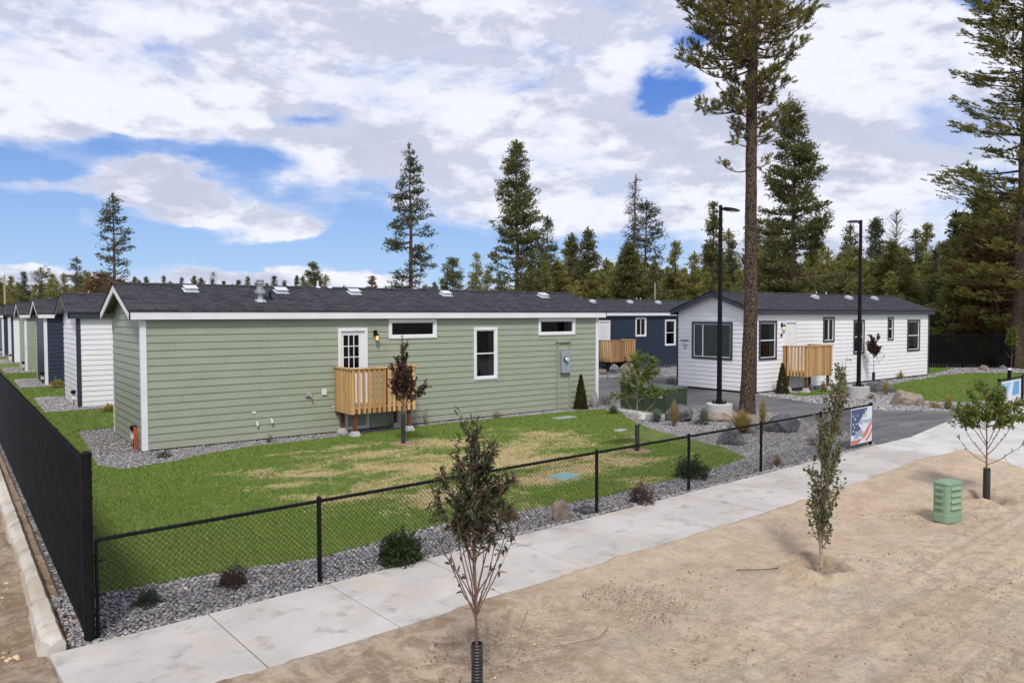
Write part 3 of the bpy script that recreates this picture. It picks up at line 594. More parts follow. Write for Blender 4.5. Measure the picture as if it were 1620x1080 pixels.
# ------------------------------------------------------------------ houses
EXP = .186
def wall_boards(mb, to3, s0, s1, z0, z1, holes=(), gable=None):
    """lap siding: saw-tooth boards. to3(s, z, d) -> local point, d = outward. gable=(mid, half, ztop) clips rows above z1 to a triangle"""
    z = z0; rows = []
    top = z1 if gable is None else gable[2]
    while z < top-.002: rows.append((z, min(z+EXP, top))); z += EXP
    for (a, b) in rows:
        cuts = sorted({a, b, *[q for h in holes for q in (h[2], h[3]) if a < q < b], *([z1] if gable and a < z1 < b else [])})
        for c, d in zip(cuts[:-1], cuts[1:]):
            dc = .019*(1-(c-a)/EXP)+.003; dd = .019*(1-(d-a)/EXP)+.003
            segs = [(s0, s1)]
            for (h0, h1, hz0, hz1) in holes:
                if hz0 < (c+d)/2 < hz1:
                    ns = []
                    for (p, q) in segs:
                        if h1 <= p or h0 >= q: ns.append((p, q))
                        else:
                            if p < h0: ns.append((p, h0))
                            if q > h1: ns.append((h1, q))
                    segs = ns
            for (p, q) in segs:
                if gable and c >= z1-1e-6:
                    f = lambda zz: gable[1]*(1-(zz-z1)/(gable[2]-z1)); m_ = gable[0]
                    pc, qc, pd, qd = m_-f(c), m_+f(c), m_-f(d), m_+f(d)
                else: pc = pd = p; qc = qd = q
                mb.face([to3(pc, c, dc), to3(qc, c, dc), to3(qd, d, dd), to3(pd, d, dd)])
                if c == a: mb.face([to3(pc, c, -.01), to3(qc, c, -.01), to3(qc, c, dc), to3(pc, c, dc)])
def frame_boxes(mb, to_box, s0, s1, z0, z1, w_, d0, d1):
    for q in ((s0, s1, z1-w_, z1), (s0, s1, z0, z0+w_), (s0, s0+w_, z0+w_, z1-w_), (s1-w_, s1, z0+w_, z1-w_)): to_box(mb, *q, d0, d1)
class Face:
    """a wall plane of a house in local coordinates"""
    def __init__(s, kind, W, L): s.k = kind; s.W = W; s.L = L
    def p(s, a, z, d):
        return {'front': (a, -d, z), 'left': (-d, s.W-a, z), 'right': (s.L+d, a, z), 'back': (s.L-a, s.W+d, z)}[s.k]
    def box(s, mb, a0, a1, z0, z1, d0, d1):
        p, q = s.p(a0, z0, d0), s.p(a1, z1, d1)
        mb.box(min(p[0], q[0]), max(p[0], q[0]), min(p[1], q[1]), max(p[1], q[1]), z0, z1)
def window(F, root, s0, s1, z0, z1, style, trim, tw=.09, curtain=None):
    """style: hung (two sashes), slide (two panes side by side), fixed, picture (three panes)"""
    mb = MB(); frame_boxes(mb, F.box, s0, s1, z0, z1, tw, -.01, .045); wo = mb.build('window', trim, root, bevel=.004)
    a0, a1, b0, b1 = s0+tw, s1-tw, z0+tw, z1-tw
    fr = MB(); frame_boxes(fr, F.box, a0, a1, b0, b1, .03, -.03, .022)
    if style == 'hung': F.box(fr, a0+.03, a1-.03, (b0+b1)/2-.02, (b0+b1)/2+.02, -.025, .018)
    if style == 'slide': F.box(fr, (a0+a1)/2-.02, (a0+a1)/2+.02, b0+.03, b1-.03, -.025, .018)
    if style == 'picture':
        for k in (.25, .75): F.box(fr, a0+(a1-a0)*k-.02, a0+(a1-a0)*k+.02, b0+.03, b1-.03, -.025, .018)
    fr.build('sash_frame', 'trim', wo)
    gl = MB(); gl.face([F.p(a0+.02, b0+.02, -.012), F.p(a1-.02, b0+.02, -.012), F.p(a1-.02, b1-.02, -.012), F.p(a0+.02, b1-.02, -.012)]); gl.build('pane', 'glass', wo)
    rm = MB()      # shallow open box, coloured near black for the dimness of the room behind
    for q in ([(a0, b0, -.9), (a1, b0, -.9), (a1, b1, -.9), (a0, b1, -.9)], [(a0, b0, -.03), (a0, b0, -.9), (a0, b1, -.9), (a0, b1, -.03)], [(a1, b0, -.03), (a1, b0, -.9), (a1, b1, -.9), (a1, b1, -.03)],
              [(a0, b0, -.03), (a1, b0, -.03), (a1, b0, -.9), (a0, b0, -.9)], [(a0, b1, -.03), (a1, b1, -.03), (a1, b1, -.9), (a0, b1, -.9)]): rm.face([F.p(*k) for k in q])
    rm.build('dim_room_backing', 'room', wo)
    if curtain:
        cb = MB(); c0, c1, e0, e1 = curtain; n_ = 14
        for i in range(n_):
            u0 = a0+(a1-a0)*(c0+(c1-c0)*i/n_); u1 = a0+(a1-a0)*(c0+(c1-c0)*(i+1)/n_); dd = (-.075, -.095)
            cb.face([F.p(u0, b0+(b1-b0)*e0, dd[i % 2]), F.p(u1, b0+(b1-b0)*e0, dd[(i+1) % 2]), F.p(u1, b0+(b1-b0)*e1, dd[(i+1) % 2]), F.p(u0, b0+(b1-b0)*e1, dd[i % 2])])
        cb.build('curtain', 'curtain', wo)
    return wo
def house(name, loc, label, cat, body, trimc, fascia, corner, soffit, W=3.75, L=15.08, zf=3.22, e=.17, o=.29, rise=.72, wins=(), door=None, left_wins=(), detail=True, group=None, seed=0):
    root = empty(name, loc, label, cat, group)
    front, left, right, back = (Face(k, W, L) for k in ('front', 'left', 'right', 'back'))
    fh = .19; slope = rise/(W/2+e); ztop = zf+fh+rise
    wt = zf+fh+slope*e-.03             # height where the sloping roof underside meets the wall
    z0 = .05
    holes = [(a+.05, b-.05, c+.05, d-.05) for (a, b, c, d, *_r) in wins]
    if door: holes.append((door[0]+.05, door[1]-.05, door[2]+.0, door[3]-.05))
    mb = MB(); wall_boards(mb, front.p, 0, L, z0, wt-.02, holes)
    wall_boards(mb, back.p, 0, L, z0, wt-.02)
    hl = [(a+.05, b-.05, c+.05, d-.05) for (a, b, c, d, *_r) in left_wins]
    wall_boards(mb, left.p, 0, W, z0, wt, hl, (W/2, W/2, ztop-.035)); wall_boards(mb, right.p, 0, W, z0, wt, (), (W/2, W/2, ztop-.035))
    mb.build('wall', body, root)
    rj = random.Random(seed+int(L*10)); jt = MB()
    if detail:
        for r_i in range(int((wt-z0)/EXP)):
            za = z0+r_i*EXP; s_ = rj.uniform(.6, 3.6)
            while s_ < L-.3:
                if not any(h[0]-.05 < s_ < h[1]+.05 and h[2]-EXP < za < h[3] for h in holes): jt.face([(s_, -.0228, za+.004), (s_+.006, -.0228, za+.004), (s_+.006, -.0035-.019*.06, za+EXP-.01), (s_, -.0035-.019*.06, za+EXP-.01)])
                s_ += 3.66
        tag(jt.build('board_joints', {'green': 'soffit_green', 'white': 'grey', 'navy': 'dark'}[body], root), kind='stuff')
    k = MB(); k.box(.03, L-.03, .03, W-.03, -.1, .07); k.build('dark_gap_box', 'black', root)  # inset box, its black standing for shade in the gap under the siding
    # roof: two shingled slopes with a drip edge
    rf = MB(); th = .035
    for sgn, y0 in ((1, -e), (-1, W+e)):
        A = (-o-.02, y0-.02*sgn, zf+fh-.004); B = (L+o+.02, y0-.02*sgn, zf+fh-.004); C_ = (L+o+.02, W/2, ztop); D = (-o-.02, W/2, ztop)
        rf.slab(A, B, C_, D, (0, -slope*sgn, 1), th)
    ro = rf.build('roof', 'shingle', root)
    rc = MB(); 
    for sgn in (1, -1): rc.slab((-o-.03, W/2-.14*sgn, ztop+th+.012-.14*slope), (L+o+.03, W/2-.14*sgn, ztop+th+.012-.14*slope), (L+o+.03, W/2, ztop+th+.012), (-o-.03, W/2, ztop+th+.012), (0, -slope*sgn, 1), .008)
    rc.build('ridge_cap', 'shingle', ro)
    fb = MB(); t_ = .03
    fb.box(-o, L+o, -e, -e+t_, zf, zf+fh-.008); fb.box(-o, L+o, W+e-t_, W+e, zf, zf+fh-.008)
    for xx in (-o, L+o-t_):
        for (ya, yb) in ((-e, W/2), (W+e, W/2)):
            za = zf+fh-.008; zb = ztop-.008; x1 = xx+t_
            b = len(fb.v); fb.v += [(x_, y_, z_) for x_ in (xx-.002, x1+.002) for (y_, z_) in ((ya, zf), (ya, za), (yb, zb), (yb, zb-fh+.0))]
            fb.f += [(b, b+1, b+2, b+3), (b+7, b+6, b+5, b+4), (b, b+4, b+5, b+1), (b+1, b+5, b+6, b+2), (b+2, b+6, b+7, b+3), (b+3, b+7, b+4, b)]
    fb.build('fascia', fascia, root)
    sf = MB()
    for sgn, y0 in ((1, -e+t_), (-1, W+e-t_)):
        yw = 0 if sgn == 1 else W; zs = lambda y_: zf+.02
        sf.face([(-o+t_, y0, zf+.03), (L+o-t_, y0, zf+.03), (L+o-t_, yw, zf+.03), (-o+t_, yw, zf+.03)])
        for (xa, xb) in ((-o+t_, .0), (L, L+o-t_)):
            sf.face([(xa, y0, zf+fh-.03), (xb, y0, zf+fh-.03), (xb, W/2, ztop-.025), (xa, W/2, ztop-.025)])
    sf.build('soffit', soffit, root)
    cw = .105
    for (F_, a0, a1) in ((front, 0, cw), (front, L-cw, L), (left, 0, cw*.45), (left, W-cw*.8, W), (right, 0, cw), (back, 0, cw), (back, L-cw, L)):
        if F_ is left and corner != 'dark' and a0 == 0: continue
        c = MB(); F_.box(c, a0-(.028 if a0 == 0 else 0), a1+(.028 if a1 > cw*2 else 0), z0-.01, wt-.03 if F_ in (front, back) else wt-.03, .0, .03); c.build('corner_board', corner, root)
    for i, wn in enumerate(wins): window(front, root, *wn[:5], trimc, tw=wn[5] if len(wn) > 5 else .09, curtain=wn[6] if len(wn) > 6 else None)
    for wn in left_wins: window(left, root, *wn[:5], trimc, tw=wn[5] if len(wn) > 5 else .09, curtain=wn[6] if len(wn) > 6 else None)
    return root, front, left, ztop, slope
def door_at(F, root, s0, s1, z0, z1, lites, trim='trim', knob_right=True):
    mb = MB(); w_ = .085
    for q in ((s0, s1, z1-w_, z1), (s0, s0+w_, z0, z1-w_), (s1-w_, s1, z0, z1-w_)): F.box(mb, *q, -.01, .05)
    fr = mb.build('door_frame', trim, root, bevel=.004)
    a0, a1, b1 = s0+w_, s1-w_, z1-w_
    d = MB()
    if lites:
        g0, g1, h0, h1 = a0+.09, a1-.17 if knob_right else a1-.09, b1-1.05, b1-.12
        F.box(d, a0, a1, z0, h0, -.03, .0); F.box(d, a0, a1, h1, b1, -.03, .0); F.box(d, a0, g0, h0, h1, -.03, .0); F.box(d, g1, a1, h0, h1, -.03, .0)
    else:
        F.box(d, a0, a1, z0, b1, -.03, .0)
        for (u0, u1, v0, v1) in ((.12, .44, .08, .34), (.56, .88, .08, .34), (.12, .44, .42, .70), (.56, .88, .42, .70), (.12, .44, .78, .94), (.56, .88, .78, .94)):
            F.box(d, a0+(a1-a0)*u0, a0+(a1-a0)*u1, z0+(b1-z0)*v0, z0+(b1-z0)*v1, -.02, .006)
    do = d.build('door', 'door', root, bevel=.003)
    if lites:
        gl = MB(); gl.face([F.p(g0, h0, -.015), F.p(g1, h0, -.015), F.p(g1, h1, -.015), F.p(g0, h1, -.015)]); gl.build('pane', 'glass', do)
        bk = MB(); F.box(bk, g0-.05, g1+.05, h0-.05, h1+.05, -.5, -.45); bk.build('dim_room_backing', 'room', do)  # near-black plate, the dimness of the room put into its colour
        mu = MB()
        for k in (1, 2):
            F.box(mu, g0+(g1-g0)*k/3-.011, g0+(g1-g0)*k/3+.011, h0, h1, -.02, .006); F.box(mu, g0, g1, h0+(h1-h0)*k/3-.013, h0+(h1-h0)*k/3+.013, -.019, .005)
        mu.build('muntins', 'door', do)
    kx = a1-.07 if knob_right else a0+.07
    kb = MB(); c = F.p(kx, z0+.95, .0); c2 = F.p(kx, z0+.95, .05); c3 = F.p(kx, z0+.95, .075)
    kb.tube([c, c2, c2, c3], [.012, .012, .028, .024], 10); kb.build('door_knob', 'black', do)
    F_ = MB(); F.box(F_, s0-.02, s1+.02, z0-.05, z0, -.02, .07); F_.build('door_sill', 'brown', root)
def wall_lamp(F, root, s, z, face_left=False):
    mb = MB(); F.box(mb, s-.05, s+.05, z-.02, z+.16, .02, .05); a = F.p(s, z+.11, .05); b = F.p(s, z+.16, .13); c = F.p(s, z+.06, .15)
    mb.tube([a, b, c], .013, 6); t1 = F.p(s, z+.07, .15); t2 = F.p(s, z+.0, .15); mb.tube([t1, t2], [.03, .075], 8)
    for k in range(4):
        an = math.pi/4+k*math.pi/2; dx, dy = .055*math.cos(an), .055*math.sin(an)
        p1 = F.p(s, z, .15); p2 = F.p(s, z-.13, .15); mb.tube([(p1[0]+dx, p1[1]+dy, p1[2]), (p2[0]+dx*.7, p2[1]+dy*.7, p2[2])], .006, 4)
    p1 = F.p(s, z-.13, .15); p2 = F.p(s, z-.145, .15); mb.tube([p1, p2], .048, 8)
    lo = mb.build('wall_lamp', 'black', root)
    gl = MB(); gl.tube([F.p(s, z-.005, .15), F.p(s, z-.125, .15)], [.042, .03], 8); gl.build('lamp_glass', 'lamp_glass', lo)
def roof_vent(root, ztop, slope, W, e, x, y, kind='box'):
    zr = ztop+.035-slope*abs(W/2-y)
    mb = MB()
    if kind == 'box':
        n = Vector((0, -slope, 1)).normalized(); up = Vector((0, 1, slope)).normalized(); c = Vector((x, y, zr+.004))
        def q(a, b, h): return tuple(c+Vector((a, 0, 0))+up*b+n*h)
        mb.slab(q(-.19, -.19, 0), q(.19, -.19, 0), q(.19, .17, 0), q(-.19, .17, 0), n, .006)
        b = len(mb.v); mb.v += [q(-.15, -.14, .005), q(.15, -.14, .005), q(.15, .13, .005), q(-.15, .13, .005), q(-.13, -.10, .075), q(.13, -.10, .075), q(.13, .10, .075), q(-.13, .10, .075)]
        mb.f += [(b, b+1, b+5, b+4), (b+1, b+2, b+6, b+5), (b+2, b+3, b+7, b+6), (b+3, b, b+4, b+7)]
        mb.slab(q(-.17, -.15, .075), q(.17, -.15, .075), q(.17, .14, .075), q(-.17, .14, .075), n, .022)
        return mb.build('roof_vent', 'ventwhite', root, bevel=.004)
    if kind == 'flue':
        mb.tube([(x, y, zr-.05), (x, y, zr+.03)], [.19, .13], 16); mb.tube([(x, y, zr+.02), (x, y, zr+.17)], .085, 16)
        mb.tube([(x, y, zr+.15), (x, y, zr+.18), (x, y, zr+.25), (x, y, zr+.28)], [.10, .15, .15, .10], 16); mb.tube([(x, y, zr+.27), (x, y, zr+.45)], .09, 16)
        mb.tube([(x, y, zr+.45), (x, y, zr+.47)], [.16, .16], 16); mb.tube([(x, y, zr+.47), (x, y, zr+.54)], .10, 12); mb.tube([(x, y, zr+.54), (x, y, zr+.58)], [.14, .05], 16)
        return mb.build('flue_pipe', 'galv', root)
    mb.tube([(x, y, zr-.02), (x, y, zr+.04)], [.11, .05], 12); mb.tube([(x, y, zr+.03), (x, y, zr+.20)], .032, 10)
    return mb.build('vent_pipe', 'black' if kind == 'blackpipe' else 'ventwhite', root)
def small_box(F, root, name, material, a0, a1, z0, z1, d, bevel=.006):
    mb = MB(); F.box(mb, a0, a1, z0, z1, .01, d); return mb.build(name, material, root, bevel=bevel)
def gas_set(F, root, s, z, big=False, pipe='orange'):
    """meter, regulator and riser pipes near a corner"""
    mb = MB(); base = F.p(s+.0, -.05, .07); mb.tube([F.p(s+.25, -.05, .07), F.p(s+.25, z-.15, .07)], .013, 6)
    mb.tube([F.p(s+.25, z-.02, .08), F.p(s+.25, z+.10, .08)], [.06, .045], 10); mb.tube([F.p(s+.16, z+.05, .08), F.p(s+.42, z+.05, .08)], .016, 6)
    mb.tube([F.p(s+.36, z+.05, .02), F.p(s+.36, z+.05, .16)], .055, 10); rg = mb.build('gas_regulator', 'black', root)
    small_box(F, rg, 'meter_box', 'whitep', s+.19, s+.31, z-.24, z-.03, .13)
    if pipe:
        mb = MB(); mb.tube([F.p(s+.45, z+.08, .07), F.p(s+.50, z-.1, .08), F.p(s+.60, -.1, .10)], [.03, .03, .028], 8); mb.tube([F.p(s+.47, z+.04, .04), F.p(s+.62, z-.15, .05), F.p(s+.68, -.1, .06)], .018, 6); mb.build('orange_riser', pipe, root)

# --- green house
WA = [(6.64, 8.28, 2.62, 3.20, 'fixed', .085), (12.31, 13.97, 2.62, 3.20, 'fixed', .085, (.78, 1, 0, 1)), (9.66, 10.58, 1.24, 2.92, 'hung', .085, (.74, 1, 0, 1))]
gh, F, FL, zt, sl_ = house('green_house', (0, 0, 0), 'long sage green house with white trim and dark shingle roof across the lawn', 'house', 'green', 'trim', 'trim', 'trim', 'soffit_green', wins=WA, door=(5.05, 5.95, .80, 2.95))
door_at(F, gh, 5.05, 5.95, .80, 2.95, True)
wall_lamp(F, gh, 6.2, 2.72)
for k, x in enumerate((1.48, 3.94, 6.21, 9.49, 13.66)): roof_vent(gh, zt, sl_, 3.75, .17, x, 1.38)
roof_vent(gh, zt, sl_, 3.75, .17, 3.09, .62, 'flue'); roof_vent(gh, zt, sl_, 3.75, .17, 3.42, .78, 'blackpipe')
for x in (5.25, 5.62): roof_vent(gh, zt, sl_, 3.75, .17, x, 1.85, 'pipe')
# power chase with meter
mb = MB(); F.box(mb, 13.12, 13.70, .02, 2.36, .0, .03); F.box(mb, 13.12, 13.17, .02, 2.36, .03, .085); F.box(mb, 13.65, 13.70, .02, 2.36, .03, .085); F.box(mb, 13.08, 13.74, 2.36, 2.42, .0, .11)
wall_boards(mb, lambda s, z, d: F.p(s, z, d+.03), 13.17, 13.65, .05, 2.33)
mb.build('meter_chase', 'green', gh)
mt = small_box(F, gh, 'meter_panel', 'grey', 13.24, 13.64, 1.30, 2.07, .17)
mb = MB(); mb.tube([F.p(13.40, 1.78, .17), F.p(13.40, 1.78, .22)], .085, 16); mb.build('meter_ring', 'black', mt)
mb = MB(); mb.tube([F.p(13.40, 1.78, .22), F.p(13.40, 1.78, .29)], [.07, .055], 16); mb.build('meter_dial', 'whitep', mt)
mb = MB(); F.box(mb, 13.432, 13.438, 1.32, 2.05, .165, .175); mb.build('panel_seam', 'black', mt)
small_box(F, mt, 'sticker', 'teal', 13.29, 13.40, 1.50, 1.66, .173, 0)
small_box(F, gh, 'outlet_cover', 'whitep', 4.55, 4.69, 1.10, 1.26, .06); ob = small_box(F, gh, 'hose_bib', 'galv', 4.08, 4.26, 1.08, 1.18, .07); mb = MB(); mb.tube([F.p(4.2, 1.12, .05), F.p(4.2, 1.12, .13), F.p(4.22, 1.05, .15)], .022, 8); mb.build('spout', 'galv', ob)
small_box(F, gh, 'outlet_cover', 'whitep', 2.62, 2.72, .73, .79, .03); small_box(F, gh, 'outlet_cover', 'whitep', 4.86, 4.92, .73, .78, .03)
for x, z in ((2.74, .46), (3.13, .50)):
    mb = MB(); mb.tube([F.p(x, z+.04, .0), F.p(x, z+.03, .07), F.p(x, z-.05, .09)], [.026, .03, .026], 8); mb.build('drain_elbow', 'whitep', gh)
window(F, gh, 5.24, 5.98, .05, .86, 'fixed', 'trim', .06)
gas_set(FL, gh, 3.75-1.30+.25, .48)

# --- row of house ends going away on the left
ROWSPEC = [('white_house', 'white', 'dark', 'dark', 'soffit_white', 'white house end with black corner trim, first behind the green house in the left row', 'trim'),
           ('navy_house', 'navy', 'trim', 'trim', 'soffit_green', 'navy blue house end with white trim, second behind the long green house', 'trim'),
           ('green_house', 'green', 'trim', 'trim', 'soffit_green', 'small looking green house end with white trim, third behind the long green house', 'trim'),
           ('white_house', 'white', 'dark', 'dark', 'soffit_white', 'distant white house end with black corner, fourth behind the long green house', 'trim'),
           ('navy_house', 'navy', 'trim', 'trim', 'soffit_green', 'distant navy house end near the left edge, farthest but one in the row', 'trim')]
for yy, (nm, body, fas, cor, sof, lab, tr) in zip(ROWY, ROWSPEC):
    h_, F_, FL_, zt_, s_ = house(nm, (0, yy, 0), lab, 'house', body, tr, fas, cor, sof, group='houses in the row on the left')
    gas_set(FL_, h_, 2.75, .50, pipe=None); roof_vent(h_, zt_, s_, 3.75, .17, 1.6, 1.38); roof_vent(h_, zt_, s_, 3.75, .17, 6.6, 1.38)
h_, F_, FL_, zt_, s_ = house('green_house', (0, 66.06, 0), 'farthest green house end cut off by the left edge of the photo', 'house', 'green', 'trim', 'trim', 'trim', 'soffit_green', group='houses in the row on the left')

# --- white house on the right and navy house behind it
WB = [(.23, 1.50, 1.36, 3.02, 'hung', .10, (.72, 1, 0, 1)), (5.11, 6.05, 2.0, 3.16, 'slide', .085, (.5, 1, 0, 1)), (7.75, 8.75, 1.38, 3.02, 'hung', .09, (.7, 1, 0, 1)), (11.02, 11.60, 1.96, 3.14, 'hung', .075, (.6, 1, 0, 1)), (13.07, 14.45, 1.34, 3.0, 'hung', .10, (.7, 1, 0, 1))]
def main_house(nm, loc, lab, body, trimc, fas, cor, sof, gable):
    return house(nm, loc, lab, 'house', body, trimc, fas, cor, sof, W=4.12, L=15.5, zf=3.27, wins=WB, door=(2.09, 2.98, .82, 3.0), left_wins=gable, e=.2, rise=.80)
wh, F, FL, zt, sl_ = main_house('white_house', (23.03, -1.06, .04), 'long white house with dark window trim and wide gable window', 'white', 'dark', 'dark', 'dark', 'soffit_white', [(4.12-3.28, 4.12-1.10, 1.32, 2.97, 'picture', .10, (0, 1, 0, 1))])
door_at(F, wh, 2.09, 2.98, .82, 3.0, False, 'door', False); wall_lamp(F, wh, 1.86, 2.76)
small_box(F, wh, 'lock_box', 'black', 1.78, 1.86, 2.32, 2.44, .06); small_box(F, wh, 'house_number', 'black', 1.95, 2.12, 2.52, 2.56, .035)
pb = small_box(FL, wh, 'power_inlet', 'whitep', .30, .62, 1.93, 2.10, .10); small_box(FL, pb, 'inlet_hood', 'dark', .27, .65, 2.10, 2.14, .14); small_box(FL, wh, 'hose_bib', 'galv', .42, .48, 1.74, 1.86, .07)
for x in (6.9, 10.0, 12.6): roof_vent(wh, zt, sl_, 4.12, .2, x, 1.5)
for x in (8.3, 9.2): roof_vent(wh, zt, sl_, 4.12, .2, x, 2.25, 'pipe')
nh, F, FL, zt, sl_ = main_house('navy_house', (24.4, 11.9, 0), 'long navy blue house with white trim behind the white house', 'navy', 'trim', 'trim', 'trim', 'soffit_white', [])
door_at(F, nh, 2.05, 2.98, .82, 3.0, False, 'trim', False)
for x in (3.0, 6.2, 8.8): roof_vent(nh, zt, sl_, 4.12, .2, x, 1.5)
for x in (7.6, 7.95): roof_vent(nh, zt, sl_, 4.12, .2, x, 2.25, 'pipe')

# ------------------------------------------------------------------ porches
def porch(loc, lab, w_=2.0, d_=1.08, zt_=1.88, zf_=.80, rail_right=True):
    root = empty('porch', loc, lab, 'porch', 'cedar porches at the house doors')
    for (x, y) in ((.16, -.14), (.16, -d_+.12), (w_-.16, -.14), (w_-.16, -d_+.12)):
        mb = MB(); mb.box(x-.045, x+.045, y-.045, y+.045, .14, zf_-.05); mb.build('post', 'brown', root)
        mb = MB(); b = .15; t_ = .085
        mb.v += [(x-b, y-b, -.05), (x+b, y-b, -.05), (x+b, y+b, -.05), (x-b, y+b, -.05), (x-t_, y-t_, .155), (x+t_, y-t_, .155), (x+t_, y+t_, .155), (x-t_, y+t_, .155)]
        mb.f += [(3, 2, 1, 0), (4, 5, 6, 7), (0, 1, 5, 4), (1, 2, 6, 5), (2, 3, 7, 6), (3, 0, 4, 7)]; mb.build('pier_block', 'pier', root, bevel=.01)
    mb = MB(); zb = .66
    mb.box(.03, w_-.03, -d_+.03, -d_+.07, zb, zf_-.03); mb.box(.03, w_-.03, -.06, -.03, zb, zf_-.03)
    for x in (.03, w_*.25, w_*.5, w_*.75, w_-.07): mb.box(x, x+.04, -d_+.07, -.06, zb+.002, zf_-.031)
    mb.build('floor_joists', 'brown', root)
    mb = MB(); n_ = int(d_/.14)
    for i in range(n_): mb.box(.02, w_-.02, -d_+.02+i*d_/n_, -d_+.02+(i+1)*d_/n_-.012, zf_-.028, zf_)
    mb.build('deck_boards', 'cedar', root)
    def bal(n_, f, nm='baluster_panel'):
        mb = MB()
        for i in range(n_): f(mb, i)
        mb.build(nm, 'cedar', root)
    nb = 13; pw = w_/nb
    bal(nb, lambda m_, i: m_.box(i*pw+.035, i*pw+.035+.085, -d_-.012, -d_+.026, zb-.03, zt_-.04))
    ns = 7; ps = d_/ns
    bal(ns, lambda m_, i: m_.box(-.012, .026, -d_+.03+i*ps, -d_+.03+i*ps+.085, zb-.03, zt_-.04))
    bal(ns, lambda m_, i: m_.box(w_-.026, w_+.012, -d_+.03+i*ps, -d_+.03+i*ps+.085, zb-.03, zt_-.04))
    mb = MB()
    for (x, y) in ((.03, -d_+.03), (w_-.12, -d_+.03), (.03, -.12), (w_-.12, -.12), (w_*.55, -d_+.03)): mb = MB(); mb.box(x, x+.088, y, y+.088, zf_, zt_-.045); mb.build('rail_post', 'brown', root)
    mb = MB(); mb.box(-.03, w_+.03, -d_-.035, -d_+.105, zt_-.038, zt_); mb.box(-.03, .11, -d_+.105, -.0, zt_-.04, zt_-.002); mb.box(w_-.11, w_+.03, -d_+.105, 0, zt_-.03, zt_+.012)
    mb.box(.04, w_-.04, -d_+.027, -d_+.065, zt_-.13, zt_-.04)
    mb.build('hand_rail', 'cedar', root, bevel=.004); return root
porch((4.93, -.02, 0), 'small cedar slat porch at the glazed door of the long green house')
porch((25.0, -1.08, .06), 'small cedar slat porch at the plain door of the white house', d_=1.12, zt_=1.93)
porch((26.4, 11.88, 0), 'small cedar slat porch at the door of the navy house behind')

# ------------------------------------------------------------------ fences
def wires(name, L_, z0, z1, sp, r_, parent, barbs=True, wav=.0):
    n_ = int(L_/sp); h_ = z1-z0; seg = []
    k = np.arange(-int(h_/sp)-1, n_+1)*sp
    for sgn in (1, -1):
        a = k if sgn == 1 else k+h_
        b = a+sgn*h_
        za = np.full(len(a), z0); zb = np.full(len(a), z1)
        # clip to 0..L
        for lim in (0, L_):
            lo = (a < lim) if lim == 0 else (a > lim); hi = (b < lim) if lim == 0 else (b > lim)
            both = lo & hi; t_ = (lim-a)/(b-a); zc = za+(zb-za)*t_
            za2 = np.where(lo & ~both, zc, za); a2 = np.where(lo & ~both, lim, a); zb2 = np.where(hi & ~both, zc, zb); b2 = np.where(hi & ~both, lim, b)
            keep = ~both; a, b, za, zb = a2[keep], b2[keep], za2[keep], zb2[keep]
        seg.append(np.stack([a, np.full(len(a), sgn*.002), za, b, np.full(len(a), sgn*.002), zb], 1))
    if barbs:
        kk = np.arange(0, n_)*sp+sp*.4; seg.append(np.stack([kk, kk*0, kk*0+z1-.01, kk+.012, kk*0+.01, kk*0+z1+.035], 1)); seg.append(np.stack([kk+.015, kk*0, kk*0+z1-.01, kk+.0, kk*0-.01, kk*0+z1+.03], 1))
    S = np.concatenate(seg); A = S[:, :3]; B = S[:, 3:]; d = B-A; d /= np.linalg.norm(d, axis=1)[:, None]
    n1 = np.cross(d, [0, 1, 0]); n1 /= np.linalg.norm(n1, axis=1)[:, None]+1e-9; n2 = np.cross(d, n1)
    V = np.stack([e_+(n1*math.cos(q)+n2*math.sin(q))*r_ for e_ in (A, B) for q in (0, 2.094, 4.189)], 1).reshape(-1, 3)
    i = (np.arange(len(S))*6)[:, None]; F_ = np.concatenate([i+np.array([[0, 1, 4, 3]]), i+np.array([[1, 2, 5, 4]]), i+np.array([[2, 0, 3, 5]])]); 
    return link(name, npmesh(name, V, F_), 'black', parent)
def post(mb_name, parent, x, h_, r_=.03, cap=True, y=0):
    mb = MB(); mb.tube([(x, y, -.1), (x, y, h_), (x, y, h_+.001), (x, y, h_+.025), (x, y, h_+.045)], [r_, r_, r_*1.12, r_*1.12, r_*.5], 12); return mb.build(mb_name, 'black', parent, smooth=False)
# low chain link fence along the walk
fe = empty('chain_link_fence', (-2.65, -11.22, 0), 'low black chain link fence along the sidewalk in front of the lawn', 'fence', rz=U)
for x in (.06, 2.51, 5.0, 7.48, 9.99, 12.47, 14.98, 17.53): post('post', fe, x, 1.04 if x > 1 else .98, .028 if .5 < x < 17 else (.04 if x > 1 else .018))
mb = MB(); mb.tube([(.05, 0, 1.02), (17.53, 0, 1.03)], .022, 10); mb.build('top_rail', 'black', fe)
wires('wire_mesh', 17.46, .03, 1.03, .066, .0024, fe).location = (.06, -.028, 0)
for x in (.2,):
    for z in (.1, .45, .8): mb = MB(); mb.tube([(0, 0, z), (.14, 0, z)], .012, 6); mb.build('tension_band', 'black', fe)
# second length of low fence beyond the driveway
L2 = 34
f2 = empty('chain_link_fence', (24.95, -9.42, 0), 'low black chain link fence beyond the driveway at the right edge', 'fence', rz=math.radians(4.0))
for i in range(13): post('post', f2, i*2.6, 1.06, .028 if i else .042)
mb = MB(); mb.tube([(0, 0, 1.04), (L2, 0, 1.04)], .022, 8); mb.build('top_rail', 'black', f2)
wires('wire_mesh', L2, .03, 1.05, .085, .0028, f2).location = (0, -.028, 0)
